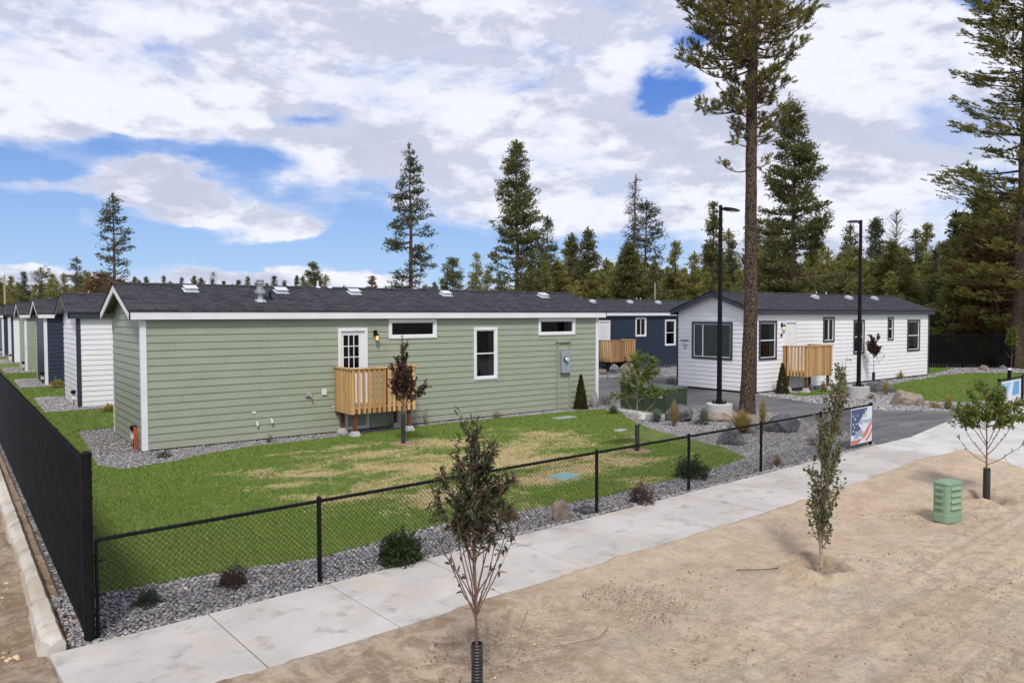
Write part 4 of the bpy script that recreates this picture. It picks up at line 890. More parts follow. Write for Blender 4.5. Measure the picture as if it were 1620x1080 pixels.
# tall privacy fence on the left
PL = 46
pf = empty('privacy_fence', (-2.67, -11.24, 0), 'tall black privacy fence running away along the left edge', 'fence', rz=math.pi/2)
post('corner_post', pf, 0, 1.90, .052)
for i in range(1, 16): post('post', pf, i*3.0, 1.78, .033, y=-.035)
mb = MB(); mb.tube([(0, 0, 1.83), (PL, 0, 1.83)], .022, 8); mb.build('top_rail', 'black', pf)
mb = MB(); n_ = int((PL-.06)/.09)
for i in range(n_): x = .06+i*.09; mb.box(x, x+.084, .004+.003*(i % 2), .010+.003*(i % 2), .05, 1.80)
mb.build('privacy_slats', 'screen', pf)
wm = wires('wire_mesh', PL, .03, 1.87, .075, .0034, pf); wm.location = (0, .024, 0); MT['wire'] = mat('glint_black_wire', (.006, .006, .007), .6, (.014, .014, .015), 5, spec=.2); wm.data.materials[0] = MT['wire']  # wire colour a touch lighter than the posts, painted for grey glints
for z in (.25, .55, .85, 1.15, 1.45, 1.7): mb = MB(); mb.tube([(0, -.0, z), (0, 0, z+.025)], .058, 12); mb.build('tension_band', 'black', pf)
# tall fence behind the white house
bx0, by0, bx1, by1 = 38.5, 6.59, 61.5, -11.84; bl = math.hypot(bx1-bx0, by1-by0)
bf = empty('privacy_fence', (bx0, by0, 0), 'tall black slatted fence behind the white house at the edge of the woods', 'fence', rz=math.atan2(by1-by0, bx1-bx0))
for i in range(10): post('post', bf, i*3.0+1.0, 2.06, .04, y=-.02)
mb = MB(); mb.tube([(0, 0, 2.05), (bl, 0, 2.05)], .022, 8); mb.build('top_rail', 'black', bf)
mb = MB(); n_ = int(bl/.13)
for i in range(n_): x = i*.13; mb.box(x, x+.105, -.006, .006, .05, 2.03)
mb.build('privacy_slats', 'screen', bf)
wires('wire_mesh', bl, .03, 2.05, .13, .003, bf, False).location = (0, -.03, 0)

# ------------------------------------------------------------------ banners
def flatmat(name, col, rough=.5): return mat(name, col, rough)
MT['b_navy'] = flatmat('banner_navy', (.035, .065, .16)); MT['b_blue'] = flatmat('banner_blue', (.10, .30, .55)); MT['b_sky'] = flatmat('banner_light_blue', (.22, .50, .68)); MT['b_red'] = flatmat('banner_red', (.50, .14, .10)); MT['b_white'] = flatmat('banner_white', (.62, .63, .68)); MT['b_grey'] = flatmat('banner_grey', (.33, .31, .33)); MT['b_green'] = flatmat('banner_green', (.40, .52, .42)); MT['b_text'] = flatmat('banner_text', (.10, .16, .35))
def txt(s, size, x, z, parent, material, y, sx=1.0, bold=.0):
    c = bpy.data.curves.new('lettering', 'FONT'); c.body = s; c.size = size; c.align_x = 'CENTER'; c.extrude = .0005; c.offset = bold
    o = bpy.data.objects.new('lettering', c); COL.objects.link(o); bpy.context.view_layer.update()
    me = bpy.data.meshes.new_from_object(o.evaluated_get(bpy.context.evaluated_depsgraph_get())); bpy.data.objects.remove(o)
    me.materials.clear(); l = link('lettering', me, material, parent, (x, y, z)); l.rotation_euler = (math.pi/2, 0, 0); l.scale = (sx, 1, 1); return l
def poly(parent, name, material, pts, y):
    mb = MB(); n_ = len(pts); mb.v = [(x, y, z) for x, z in pts]+[(x, y+.0012, z) for x, z in pts]; mb.f = [tuple(range(n_)), tuple(range(2*n_-1, n_-1, -1))]+[(i, (i+1) % n_, n_+(i+1) % n_, n_+i) for i in range(n_)]
    return mb.build(name, material, parent)
W_, H_ = 1.12, .88
bx, by = st(17.53-.04-W_, -.05)
bn = empty('banner', (bx, by, .13), 'flag printed banner with a white diamond tied to the low fence by the driveway', 'banner', rz=U)
mb = MB(); mb.box(0, W_, -.004, .004, 0, H_); mb.build('sheet', 'b_white', bn)
poly(bn, 'flag_field', 'b_navy', [(0.01, .24), (.28, .22), (.50, .36), (.72, .60), (.86, H_-.02), (.01, H_-.02)], -.0065)
poly(bn, 'dusk_patch', 'b_grey', [(.20, .26), (.34, .20), (.66, .14), (1.08, .50), (1.08, .62), (.76, .30), (.5, .36)], -.0070)
poly(bn, 'stripe', 'b_red', [(0, .01), (.34, .01), (.50, .06), (.62, .13), (.30, .10), (0, .11)], -.0080)
poly(bn, 'stripe', 'b_red', [(.66, .09), (.86, .20), (1.09, .44), (1.09, .56), (.84, .34), (.62, .16)], -.0082)
poly(bn, 'stripe', 'b_red', [(.80, .02), (.98, .10), (1.11, .24), (1.11, .34), (.95, .18), (.76, .06)], -.0080)
poly(bn, 'diamond', 'b_white', [(.66, .24), (1.03, .50), (.86, .62), (.60, .66), (.34, .50)], -.0090)
poly(bn, 'tree_peaks', 'b_green', [(.55, .62), (.63, .74), (.67, .68), (.75, .83), (.86, .62), (.72, .655)], -.0095)
for (x, z, r_) in ((.10, .70, .04), (.20, .62, .045), (.10, .50, .04), (.16, .42, .035), (.12, .33, .04), (.26, .50, .035), (.26, .30, .035), (.32, .70, .03)):
    poly(bn, 'star', 'b_white', [(x+(r_ if k % 2 == 0 else r_*.42)*math.sin(k*math.pi/5), z+(r_ if k % 2 == 0 else r_*.42)*math.cos(k*math.pi/5)) for k in range(10)], -.0090)
txt('NETTWO', .135, .69, .475, bn, 'b_text', -.0105, 1.0, .003); txt('541', .17, .28, .13, bn, 'b_blue', -.0105, 1.0, .004)
b2 = empty('banner', (25.05, -9.47, .15), 'light blue banner with white border tied to the fence behind the leafy sapling', 'banner', rz=math.radians(4))
mb = MB(); mb.box(0, 2.1, -.004, .004, 0, .84); mb.build('sheet', 'b_white', b2)
poly(b2, 'blue_panel', 'b_sky', [(.12, .30), (.42, .26), (.7, .40), (1.0, .78), (.12, .78)], -.007); poly(b2, 'blue_panel', 'b_blue', [(1.1, .3), (1.9, .3), (1.9, .78), (1.3, .78)], -.007)

# ------------------------------------------------------------------ street lamps
def street_lamp(x, y, h_, dirx, lab):
    r = empty('street_lamp', (x, y, 0), lab, 'street lamp', 'black street lamps by the driveway')
    mb = MB(); mb.tube([(0, 0, -.2), (0, 0, .47), (0, 0, .485)], [.41, .41, .395], 28); mb.build('concrete_base', 'pier', r)
    mb = MB(); mb.box(-.17, .17, -.17, .17, .51, .535); mb.build('base_plate', 'black', r)
    for sx in (-1, 1):
        for sy in (-1, 1):
            mb = MB(); mb.tube([(sx*.13, sy*.13, .485), (sx*.13, sy*.13, .585)], .018, 6); mb.tube([(sx*.13, sy*.13, .485), (sx*.13, sy*.13, .512)], .03, 6); mb.build('anchor_bolt', 'black', r)
    mb = MB(); mb.tube([(0, 0, .535), (0, 0, .62), (0, 0, .621), (0, 0, h_-.02), (0, 0, h_)], [.115, .10, .083, .056, .05], 16); mb.build('pole', 'black', r)
    mb = MB(); s = dirx
    mb.tube([(s*.03, 0, h_-.13), (s*.12, 0, h_-.11), (s*.22, 0, h_-.08)], [.045, .045, .04], 10)
    ah = mb.build('arm', 'black', r)
    P_ = [(.18, .05), (.32, .13), (.55, .17), (.78, .15), (.86, .07), (.86, -.07), (.78, -.15), (.55, -.17), (.32, -.13), (.18, -.05)]
    b = MB(); n_ = len(P_); zz = lambda x_: h_-.06-.04*x_
    b.v = [(s*x_, y_, zz(x_)-.045) for x_, y_ in P_]+[(s*x_, y_, zz(x_)-.012) for x_, y_ in P_]+[(s*(.15+(x_-.15)*.86), y_*.7, zz(x_)+.025) for x_, y_ in P_]
    b.f = [tuple(range(n_)), tuple(range(3*n_-1, 2*n_-1, -1))]+[(k*n_+i, k*n_+(i+1) % n_, (k+1)*n_+(i+1) % n_, (k+1)*n_+i) for k in (0, 1) for i in range(n_)]
    hd = b.build('lamp_head', 'black', r)
    mb = MB(); mb.box(*sorted((s*.40, s*.76)), -.11, .11, zz(.6)-.062, zz(.6)-.050); mb.build('lens', 'whitep', hd); return r
street_lamp(15.86, -4.78, 6.76, 1, 'black street lamp in front of the tall pine, head pointing right')
street_lamp(24.95, -4.48, 7.0, -1, 'black street lamp in front of the white house, head pointing left')
r = empty('bollard_light', (37.7, -5.24, 0), 'short black bollard light with a white top at the right edge', 'bollard')
mb = MB(); mb.tube([(0, 0, -.1), (0, 0, .58)], .085, 14); mb.build('post', 'black', r); mb = MB(); mb.tube([(0, 0, .58), (0, 0, .66), (0, 0, .68)], [.095, .09, .05], 14); mb.build('top_cap', 'whitep', r)

# ------------------------------------------------------------------ utility boxes
r = empty('transformer_cabinet', (15.0, -2.5, 0), 'large dark green transformer cabinet on a concrete pad behind the leafy sapling', 'utility cabinet')
mb = MB(); mb.box(-.75, .85, -1.25, 1.2, -.1, .09); mb.build('pad', 'pier', r, bevel=.01)
mb = MB(); mb.box(-.22, .80, -1.04, 1.04, .09, .86); mb.build('cabinet', 'boxgreen', r, bevel=.015)
mb = MB(); b = len(mb.v); mb.v += [(-.26, -1.07, .86), (.83, -1.07, .86), (.83, 1.07, .86), (-.26, 1.07, .86), (-.22, -1.04, .90), (.80, -1.04, .95), (.80, 1.04, .95), (-.22, 1.04, .90)]
mb.f += [(3, 2, 1, 0), (4, 5, 6, 7), (0, 1, 5, 4), (1, 2, 6, 5), (2, 3, 7, 6), (3, 0, 4, 7)]; mb.build('lid', 'boxgreen', r, bevel=.008)
mb = MB()
for y in (-.02,): mb.box(-.226, -.222, y-.006, y+.006, .11, .84)
mb.box(-.24, -.222, .05, .09, .42, .56); mb.build('door_seam', 'black', r)
mb = MB(); mb.box(-.225, -.2215, -.85, -.70, .60, .75); mb.build('warning_label', 'whitep', r)
# little pale pull box by the sapling
r = empty('valve_box', (12.72, -4.41, 0), 'small white plastic box on a stake at the gravel edge near the green sapling', 'box')
mb = MB(); mb.box(-.075, .075, -.06, .06, .20, .38); mb.build('box', 'whitep', r, bevel=.012); mb = MB(); mb.box(-.015, .015, -.015, .015, -.05, .2); mb.build('stake', 'grey', r)

def rrect(a, b, r_, n=5):
    P_ = []
    for cx, cy, a0 in ((a-r_, b-r_, 0), (-a+r_, b-r_, 90), (-a+r_, -b+r_, 180), (a-r_, -b+r_, 270)):
        for i in range(n+1): an = R(a0+90*i/n); P_.append((cx+r_*math.cos(an), cy+r_*math.sin(an)))
    return P_
r = empty('utility_pedestal', (9.2, -14.42, 0), 'pale green louvred utility pedestal standing on the sand by the road', 'utility pedestal', rz=U-R(12))
P1 = rrect(.205, .14, .07); mb = MB(); mb.prism(P1, -.05, .56); mb.build('housing', 'pedgreen', r, bevel=.006)
mb = MB(); mb.prism(rrect(.222, .155, .08), -.05, .085); mb.build('base_skirt', 'pedgreen', r, bevel=.008)
mb = MB(); mb.prism(rrect(.215, .15, .075), .555, .585); mb.prism(rrect(.195, .13, .07), .58, .60); mb.build('cap', 'pedgreen', r, bevel=.008)
for i in range(4):
    z = .16+i*.105
    mb = MB(); mb.v = [(-.14, -.139, z), (.11, -.139, z), (-.15, -.172, z+.012), (.12, -.172, z+.012), (-.13, -.139, z+.05), (.10, -.139, z+.05)]; mb.f = [(0, 1, 3, 2), (2, 3, 5, 4), (0, 2, 4), (1, 5, 3)]; mb.build('louvre', 'pedgreen', r, bevel=0)
    for sx in (1, -1):
        mb = MB(); mb.box(*sorted((sx*.20, sx*.235)), -.06, .07, z, z+.045); mb.build('side_louvre', 'pedgreen', r, bevel=.01)
# lids in the lawn
r = empty('irrigation_box', (6.16, -8.43, 0), 'teal plastic valve box lid sunk in the lawn behind the chain link fence', 'ground box', rz=.2)
mb = MB(); mb.prism(rrect(.27, .19, .04), .0, .075); mb.build('lid', 'teal', r, bevel=.008)
mb = MB(); mb.prism(rrect(.30, .22, .06), .0, .055); mb.build('rim', 'slab', r, bevel=.006)
mb = MB()
for i in range(5): mb.box(-.2, .2, -.13+i*.06, -.11+i*.06, .075, .08)
mb.build('grip_ribs', 'teal', r)
r = empty('irrigation_box', (11.98, -1.75, 0), 'grey rectangular box lid flush in the lawn near the green house corner', 'ground box', rz=.1)
mb = MB(); mb.prism(rrect(.40, .19, .03), 0, .05); mb.build('lid', 'slab', r, bevel=.006); mb = MB(); mb.box(-.005, .005, -.18, .18, .05, .053); mb.build('seam', 'black', r)
r = empty('irrigation_box', (11.51, -4.71, 0), 'smaller grey box lid half hidden in the lawn beside the green sapling', 'ground box', rz=.3)
mb = MB(); mb.prism(rrect(.20, .13, .03), 0, .045); mb.build('lid', 'slab', r, bevel=.006)

# ------------------------------------------------------------------ boulders
def boulder(x, y, w_, h_, material, lab, seed, asp=.75, rz=0, flat=0, pointed=0):
    rng_ = np.random.default_rng(seed); import bmesh
    bm = bmesh.new(); bmesh.ops.create_icosphere(bm, subdivisions=4, radius=1)
    V = np.array([v.co[:] for v in bm.verts])
    pl = rng_.normal(size=(13, 3)); pl /= np.linalg.norm(pl, axis=1)[:, None]; dd = rng_.uniform(.55, .92, 13)
    for p_, d_ in zip(pl, dd):
        k = V@p_; V -= np.outer(np.clip(k-d_, 0, 9)*.92, p_)
    V *= 1+.10*np.stack([fbm(V[:, 0]*2+5, V[:, 1]*2+V[:, 2]*3+9, 1.2, seed, 4)]*3, 1)*2
    if pointed: V[:, :2] *= (1-.55*np.clip(V[:, 2:3], -0.5, 1))
    V /= np.abs(V).max(0); V[:, 2] = np.where(V[:, 2] < -.35, -.35+(V[:, 2]+.35)*.4, V[:, 2])
    V *= np.array([w_/2, w_/2*asp, h_/1.30]); V[:, 2] += h_-V[:, 2].max()
    for v, q in zip(bm.verts, V): v.co = q
    me = bpy.data.meshes.new('boulder'); bm.to_mesh(me); bm.free()
    o = link('boulder', me, material, None, (x, y, 0)); o.rotation_euler = (0, 0, rz); return tag(o, lab, 'boulder', 'landscape boulders')
VR = -(math.pi/2-YAW)          # across the view
boulder(14.45, -4.40, .98, .53, 'rockdark', 'large dark blocky boulder between feather grasses left of the lamp base', 21, .8, VR)
boulder(15.35, -5.15, 1.0, .27, 'rocktan', 'low pinkish tan rock in front of the round concrete lamp base', 22, .5, VR)
boulder(12.15, -8.0, .80, .54, 'rockdark', 'angular grey boulder leaning on gravel just behind the chain link fence', 23, .7, VR, pointed=1)
boulder(15.0, -7.6, 1.1, .52, 'rockdark', 'long low grey boulder near the driveway edge, right of the tall pine', 24, .6, VR+.2)
boulder(24.25, -6.65, 1.42, .55, 'rocktan', 'big brown tan boulder at the corner of the right lawn', 25, .6, VR)
boulder(27.8, -3.95, 1.25, .50, 'rockdark', 'dark flat boulder at the foot of the second lamp', 26, .6, VR-.3)
boulder(4.08, -10.72, .38, .34, 'rocktan', 'small tan rock at the sidewalk edge just behind the low fence', 27, .8, VR)
boulder(4.70, -10.62, .42, .12, 'rockdark', 'flat dark rock beside the small tan one at the sidewalk edge', 28, .6, VR)
boulder(14.72, -.22, .36, .64, 'rockgrey', 'upright pointed grey rock at the right corner of the green house', 29, .8, VR, pointed=1)
boulder(24.2, -8.3, .70, .28, 'rockgrey', 'low bluish rock near the driveway behind the right sapling', 30, .6, VR)
boulder(26.5, 10.6, .68, .55, 'rockgrey', 'grey rock in front of the navy house porch, left of its larger neighbour', 31, .8, VR)
boulder(27.1, 10.2, 1.0, .62, 'rocktan', 'largest rounded pinkish rock in front of the navy house porch', 32, .8, VR)
boulder(25.35, 10.4, .6, .34, 'rocktan', 'small tan rock at the kerb under the navy house porch shrub', 33, .8, VR)
boulder(28.4, 9.5, .9, .30, 'rockgrey', 'low grey rock at the kerb right of the navy house porch', 36, .7, VR)
boulder(45.1, -1.3, .66, .32, 'rocktan', 'tan rock on the gravel before the back fence', 34, .8, VR)
boulder(47.3, -1.5, .62, .25, 'rockgrey', 'grey rock on the gravel before the back fence near the last sapling', 35, .8, VR)

# ------------------------------------------------------------------ trees: generators
def leafcloud(C, D, ln, wd, rng_):
    """diamond leaves: centres C, axes D (unit), length ln, width wd -> V, F"""
    n_ = len(C); r_ = rng_.normal(size=(n_, 3)); S = np.cross(D, r_); S /= np.linalg.norm(S, axis=1)[:, None]+1e-9
    ln = np.broadcast_to(ln, (n_,))[:, None]; wd = np.broadcast_to(wd, (n_,))[:, None]
    V = np.stack([C-D*ln*.5, C+S*wd*.5-D*ln*.05, C+D*ln*.5, C-S*wd*.5-D*ln*.05], 1).reshape(-1, 3)
    return V, np.arange(n_*4).reshape(-1, 4)
def tubes_np(paths, n=4):
    """paths: list of (pts (k,3), radii (k)) -> V, F(quads)"""
    Vs, Fs, b = [], [], 0
    for pts, rad in paths:
        pts = np.asarray(pts, float); k = len(pts); d = np.gradient(pts, axis=0); d /= np.linalg.norm(d, axis=1)[:, None]+1e-9
        ref = np.where(np.abs(d[:, 2:3]) > .9, np.array([[1., 0, 0]]), np.array([[0, 0, 1.]])); u = np.cross(d, ref); u /= np.linalg.norm(u, axis=1)[:, None]+1e-9; w_ = np.cross(d, u)
        a = np.arange(n)*2*math.pi/n; ring = pts[:, None]+(u[:, None]*np.cos(a)[None, :, None]+w_[:, None]*np.sin(a)[None, :, None])*np.asarray(rad)[:, None, None]
        Vs.append(ring.reshape(-1, 3)); i = (np.arange(k-1)*n)[:, None]+np.arange(n)[None]; j = (np.arange(k-1)*n)[:, None]+(np.arange(n)[None]+1) % n
        Fs.append(np.stack([i, i+n, j+n, j], -1).reshape(-1, 4)+b); b += k*n
    return np.concatenate(Vs), np.concatenate(Fs)
def conifer(H, Rm, seed, base=.12, dens=1.0, droop=.15, up=.5, leaf=.30, leafw=.10, gap=.55, prof=.8, clump=7, trunk_r=None, per=5, bottle=False, lean=0., sparse=0., tlen=.45, jit=.35, segs=10, dead_below=0.):
    """returns trunk mesh, crown mesh; base = crown base fraction; prof = exponent of the crown outline"""
    r_ = np.random.default_rng(seed); tr = trunk_r or H*.011+.05
    zz = np.linspace(0, 1, segs*2); bend = np.stack([np.cumsum(r_.normal(0, .012, segs*2)), np.cumsum(r_.normal(0, .012, segs*2))], 1)*H*.12
    axis = np.stack([bend[:, 0]+lean*zz*H, bend[:, 1], zz*H], 1); axis[:, :2] -= axis[0, :2]
    rad = tr*(1-zz*.93)**.85; rad[0] *= 1.25
    paths = [(axis, rad)]; C, D, T = [], [], []
    z = base*H
    at = lambda q: np.array([np.interp(q, axis[:, 2], axis[:, 0]), np.interp(q, axis[:, 2], axis[:, 1]), q])
    while z < H*.985:
        t_ = (z-base*H)/(H*(1-base)); env = Rm*((1-t_)**prof)*(min(1, (t_+.10)/.22)**.4)+.12
        k = max(2, int(r_.poisson(per)+(1 if t_ > .5 else 0)))
        for a in r_.uniform(0, 2*math.pi, k):
            if r_.random() < sparse: continue
            L_ = env*r_.uniform(1-jit*1.3, 1+jit*.5); p0 = at(min(z+r_.uniform(-.15, .15)*gap, H*.99)); nseg = 6; s = np.linspace(0, 1, nseg)
            el_ = up*(t_*1.2)-droop*(1-t_)*1.0+r_.normal(0, .10)
            out_ = np.array([math.cos(a), math.sin(a), 0]); side = np.array([-math.sin(a), math.cos(a), 0])
            P_ = p0+out_*(s*L_*math.cos(el_))[:, None]+np.array([0, 0, 1])*(s*L_*math.sin(el_)-droop*L_*.35*s*(1-s)*2+.12*L_*s**3)[:, None]+side*(r_.normal(0, .07)*L_*s**2)[:, None]
            paths.append((P_, np.linspace(.02+L_*.011, .006, nseg)))
            if z < dead_below*H and r_.random() < .75: continue
            nc = max(2, int(L_*dens*5.5)); q = r_.uniform(.22, 1.0, nc)**.75; idx = q*(nseg-1); lo = np.minimum(idx.astype(int), nseg-2); f = (idx-lo)[:, None]
            B = P_[lo]*(1-f)+P_[lo+1]*f; lat = r_.normal(0, 1, nc)*(.30*L_*(1.08-q)+.04)
            c = B+side*lat[:, None]+out_*(np.abs(lat)*.55)[:, None]+np.stack([np.zeros(nc), np.zeros(nc), r_.normal(0, .05, nc)*(1+L_*.3)+np.abs(lat)*.12], 1)
            dr = out_*.8+side*np.sign(lat)[:, None]*(.25+.6*r_.random(nc))[:, None]+np.array([0, 0, .35])
            m_ = clump; c2 = np.repeat(c, m_, 0); d2 = np.repeat(dr, m_, 0)
            if bottle:
                off = r_.uniform(-.5, .5, (len(c2), 1))*tlen; c2 = c2+off*d2; d2 = d2*.75+r_.normal(0, .55, d2.shape)
            else:
                c2 = c2+r_.normal(0, tlen*.35, c2.shape)*np.array([1, 1, .55]); d2 = d2+r_.normal(0, .55, d2.shape)
            d2 /= np.linalg.norm(d2, axis=1)[:, None]; C.append(c2); D.append(d2); T.append(np.clip(np.repeat(r_.random(nc), m_)*.6+r_.random(len(c2))*.4, 0, 1))
        z += gap*r_.uniform(.55, 1.25)*(1-.45*t_)
    # leader
    n_ = 30; c = np.stack([axis[-1, 0]+r_.normal(0, .06, n_), axis[-1, 1]+r_.normal(0, .06, n_), H-r_.uniform(-.15, .6, n_)], 1); d = r_.normal(0, .5, (n_, 3))+[0, 0, 1]; d /= np.linalg.norm(d, axis=1)[:, None]
    C.append(c); D.append(d); T.append(r_.random(n_)); C = np.concatenate(C); D = np.concatenate(D); T = np.concatenate(T)
    V, F_ = leafcloud(C, D, leaf*r_.uniform(.6, 1.25, len(C)), leafw*r_.uniform(.7, 1.3, len(C)), r_)
    tv, tf = tubes_np(paths[:1], 10); bv, bf_ = tubes_np(paths[1:], 4)
    return npmesh('trunk', np.concatenate([tv, bv]), np.concatenate([tf, bf_+len(tv)]), smooth=True), npmesh('crown', V, F_, T)
def tree(name, meshes, xy, lab, barkm, leafm, group=None, sc=1.0, rz=0, z=-.25, cat='conifer', szx=1.0):
    r = empty(name, (xy[0], xy[1], z), lab, cat, group, rz); r.scale = (sc*szx, sc*szx, sc)
    a, b = meshes
    if not a.materials: a.materials.append(MT[barkm]); b.materials.append(MT[leafm])
    link('trunk', a, None, r); link('crown', b, None, r); return r

# ------------------------------------------------------------------ the tall pine in front, and the one at the right edge
def hero_pine():
    r_ = np.random.default_rng(77); H = 23.0
    kz = np.array([0, .25, .7, 2, 3.2, 4, 6, 9, 12, 15, 18, 21, 23]); kx = np.array([.0, .0, .02, .05, .08, .09, .07, .07, .08, .06, .0, -.05, -.05])
    kr = np.array([.31, .262, .236, .222, .215, .205, .19, .172, .155, .145, .11, .06, .02])
    z = np.linspace(0, H, 150); ax = np.interp(z, kz, kx); rad = np.interp(z, kz, kr)
    n_ = 28; a = np.arange(n_)*2*math.pi/n_; A, Z_ = np.meshgrid(a, z)
    lump = 1+.10*(vnoise(A*3, Z_*2.0, 1, 2)-.5)+.14*(vnoise(np.cos(A)*4+9, Z_*1.1+np.sin(A)*4, 2.2, 6)-.5)
    rr_ = rad[:, None]*lump; X_ = (math.sin(YAW)*ax)[:, None]+rr_*np.cos(A); Y_ = (-math.cos(YAW)*ax)[:, None]+rr_*np.sin(A)
    V = np.stack([X_.ravel(), Y_.ravel(), Z_.ravel()], 1); i = np.arange(149)[:, None]*n_+np.arange(n_)[None]; j = np.arange(149)[:, None]*n_+(np.arange(n_)[None]+1) % n_
    F_ = np.stack([i, j, j+n_, i+n_], -1).reshape(-1, 4)
    side = np.array([math.sin(YAW), -math.cos(YAW), 0]); dep = np.array([math.cos(YAW), math.sin(YAW), 0])
    paths, C, D, T = [], [], [], []
    def limb(z0, ang, L_, el_, dens=1.0, thick=None, curl=.25):
        o_ = side*math.cos(ang)+dep*math.sin(ang); sd_ = np.cross([0, 0, 1], o_); p0 = np.array([*(side*np.interp(z0, kz, kx))[:2], z0]); s = np.linspace(0, 1, 9); wv = r_.normal(0, .07, 9).cumsum()*L_*.35
        P_ = p0+o_*(s*L_*math.cos(el_))[:, None]+sd_*(wv*s)[:, None]+np.array([0, 0, 1])*(s*L_*math.sin(el_)-.10*L_*np.sin(s*3.14)+curl*L_*s**3)[:, None]
        th = thick or .018+L_*.014; paths.append((P_, np.linspace(th, .009, 9)))
        for k in range(int(L_*8*dens)+2):
            q = r_.uniform(.18, 1)**.8; b = P_[int(q*8)]; dd = o_*.6+sd_*r_.choice([-1, 1])*r_.uniform(.3, 1.1)+np.array([0, 0, r_.uniform(-.25, .6)]); dd /= np.linalg.norm(dd)
            tl = (.20+.50*L_*.35*(1.15-q))*r_.uniform(.6, 1.2); s5 = np.linspace(0, 1, 5); tw = b+dd*(s5*tl)[:, None]+np.array([0, 0, 1])*(.30*tl*s5**2)[:, None]; paths.append((tw, np.linspace(.010, .004, 5)))
            for m_ in range(r_.integers(2, 5)):
                e_ = tw[-1] if m_ == 0 else tw[r_.integers(2, 5)]; d3 = (tw[-1]-tw[-2])/np.linalg.norm(tw[-1]-tw[-2])+r_.normal(0, .5, 3)+[0, 0, .35]; d3 /= np.linalg.norm(d3); sl = r_.uniform(.14, .26)
                paths.append((np.array([e_, e_+d3*sl]), [.004, .003]))
                nn = 32; t_ = r_.uniform(.15, 1.05, nn)[:, None]; nd = d3*.55+r_.normal(0, .6, (nn, 3)); nd /= np.linalg.norm(nd, axis=1)[:, None]
                C.append(e_+d3*sl*t_+nd*.035); D.append(nd); T.append(np.clip(r_.random()*.65+r_.random(nn)*.35, 0, 1)*np.ones(nn))
    # limbs seen in the photo, low ones first: height, side angle (0 = right, pi = left), length, elevation
    for (z0, an, L_, e_, dn) in ((8.15, math.pi*.95, .95, -.02, .5), (8.2, .2, .75, .25, .6), (8.9, 2.9, .7, .3, .5), (9.2, .25, 1.15, .30, 1.0), (9.5, -.4, 1.2, .2, .9), (9.8, .1, 1.3, .28, 1.0), (10.3, math.pi*.98, 1.85, -.22, 1.7), (10.6, 2.7, 1.1, .1, .9), (10.7, .3, 1.3, .15, 1.1), (10.9, -.8, .9, .2, 1.6), (11.1, 2.4, .9, .1, 1.2), (11.2, .3, 1.45, .28, 1.1), (11.4, math.pi, 1.9, -.12, .7), (11.6, 2.8, 1.7, .05, 1.0), (11.8, .0, 1.4, .12, .9)): limb(z0, an, L_, e_, dn)
    for k in range(26): limb(r_.uniform(9.0, 12.2), r_.uniform(0, 6.28), r_.uniform(.5, 1.25), r_.uniform(-.1, .45), 1.1)
    z0 = 11.9
    while z0 < 22.6:
        t_ = (z0-11.9)/10.7; 
        for k in range(r_.integers(4, 8)):
            an = r_.uniform(0, 6.28); limb(z0, an, (2.75-1.9*t_)*r_.uniform(.62, 1.08), r_.uniform(-.25, .25)+.5*t_-.05, 1.0-.25*r_.random())
        z0 += r_.uniform(.26, .44)
    C_ = np.concatenate(C); D_ = np.concatenate(D); T_ = np.concatenate(T)
    LV, LF = leafcloud(C_, D_, .10*r_.uniform(.7, 1.2, len(C_)), .019*r_.uniform(.7, 1.2, len(C_)), r_)
    bv, bf_ = tubes_np(paths, 5)
    return npmesh('trunk', V, F_, smooth=True), npmesh('branch', bv, bf_, smooth=True), npmesh('crown', LV, LF, T_)
a, b, c = hero_pine(); a.materials.append(MT['bark']); b.materials.append(MT['barkfar']); c.materials.append(MT['hero'])
r = empty('pine_tree', (17.47, -4.67, -.06), 'tall bare trunked pine right of the first lamp, crown cut by the photo top', 'conifer')
for nm, me in (('trunk', a), ('branches', b), ('crown', c)): link(nm, me, None, r)

rp = tree('pine_tree', conifer(27, 5.2, 901, base=.16, dens=2.0, droop=.08, up=.4, leaf=.26, leafw=.055, gap=.66, prof=.40, clump=13, trunk_r=.42, per=5, bottle=True, tlen=.45, jit=.4, segs=14), far(1609, 46.5), 'huge dark pine at the right edge with long dense boughs', 'bark', 'hero', z=-.1)

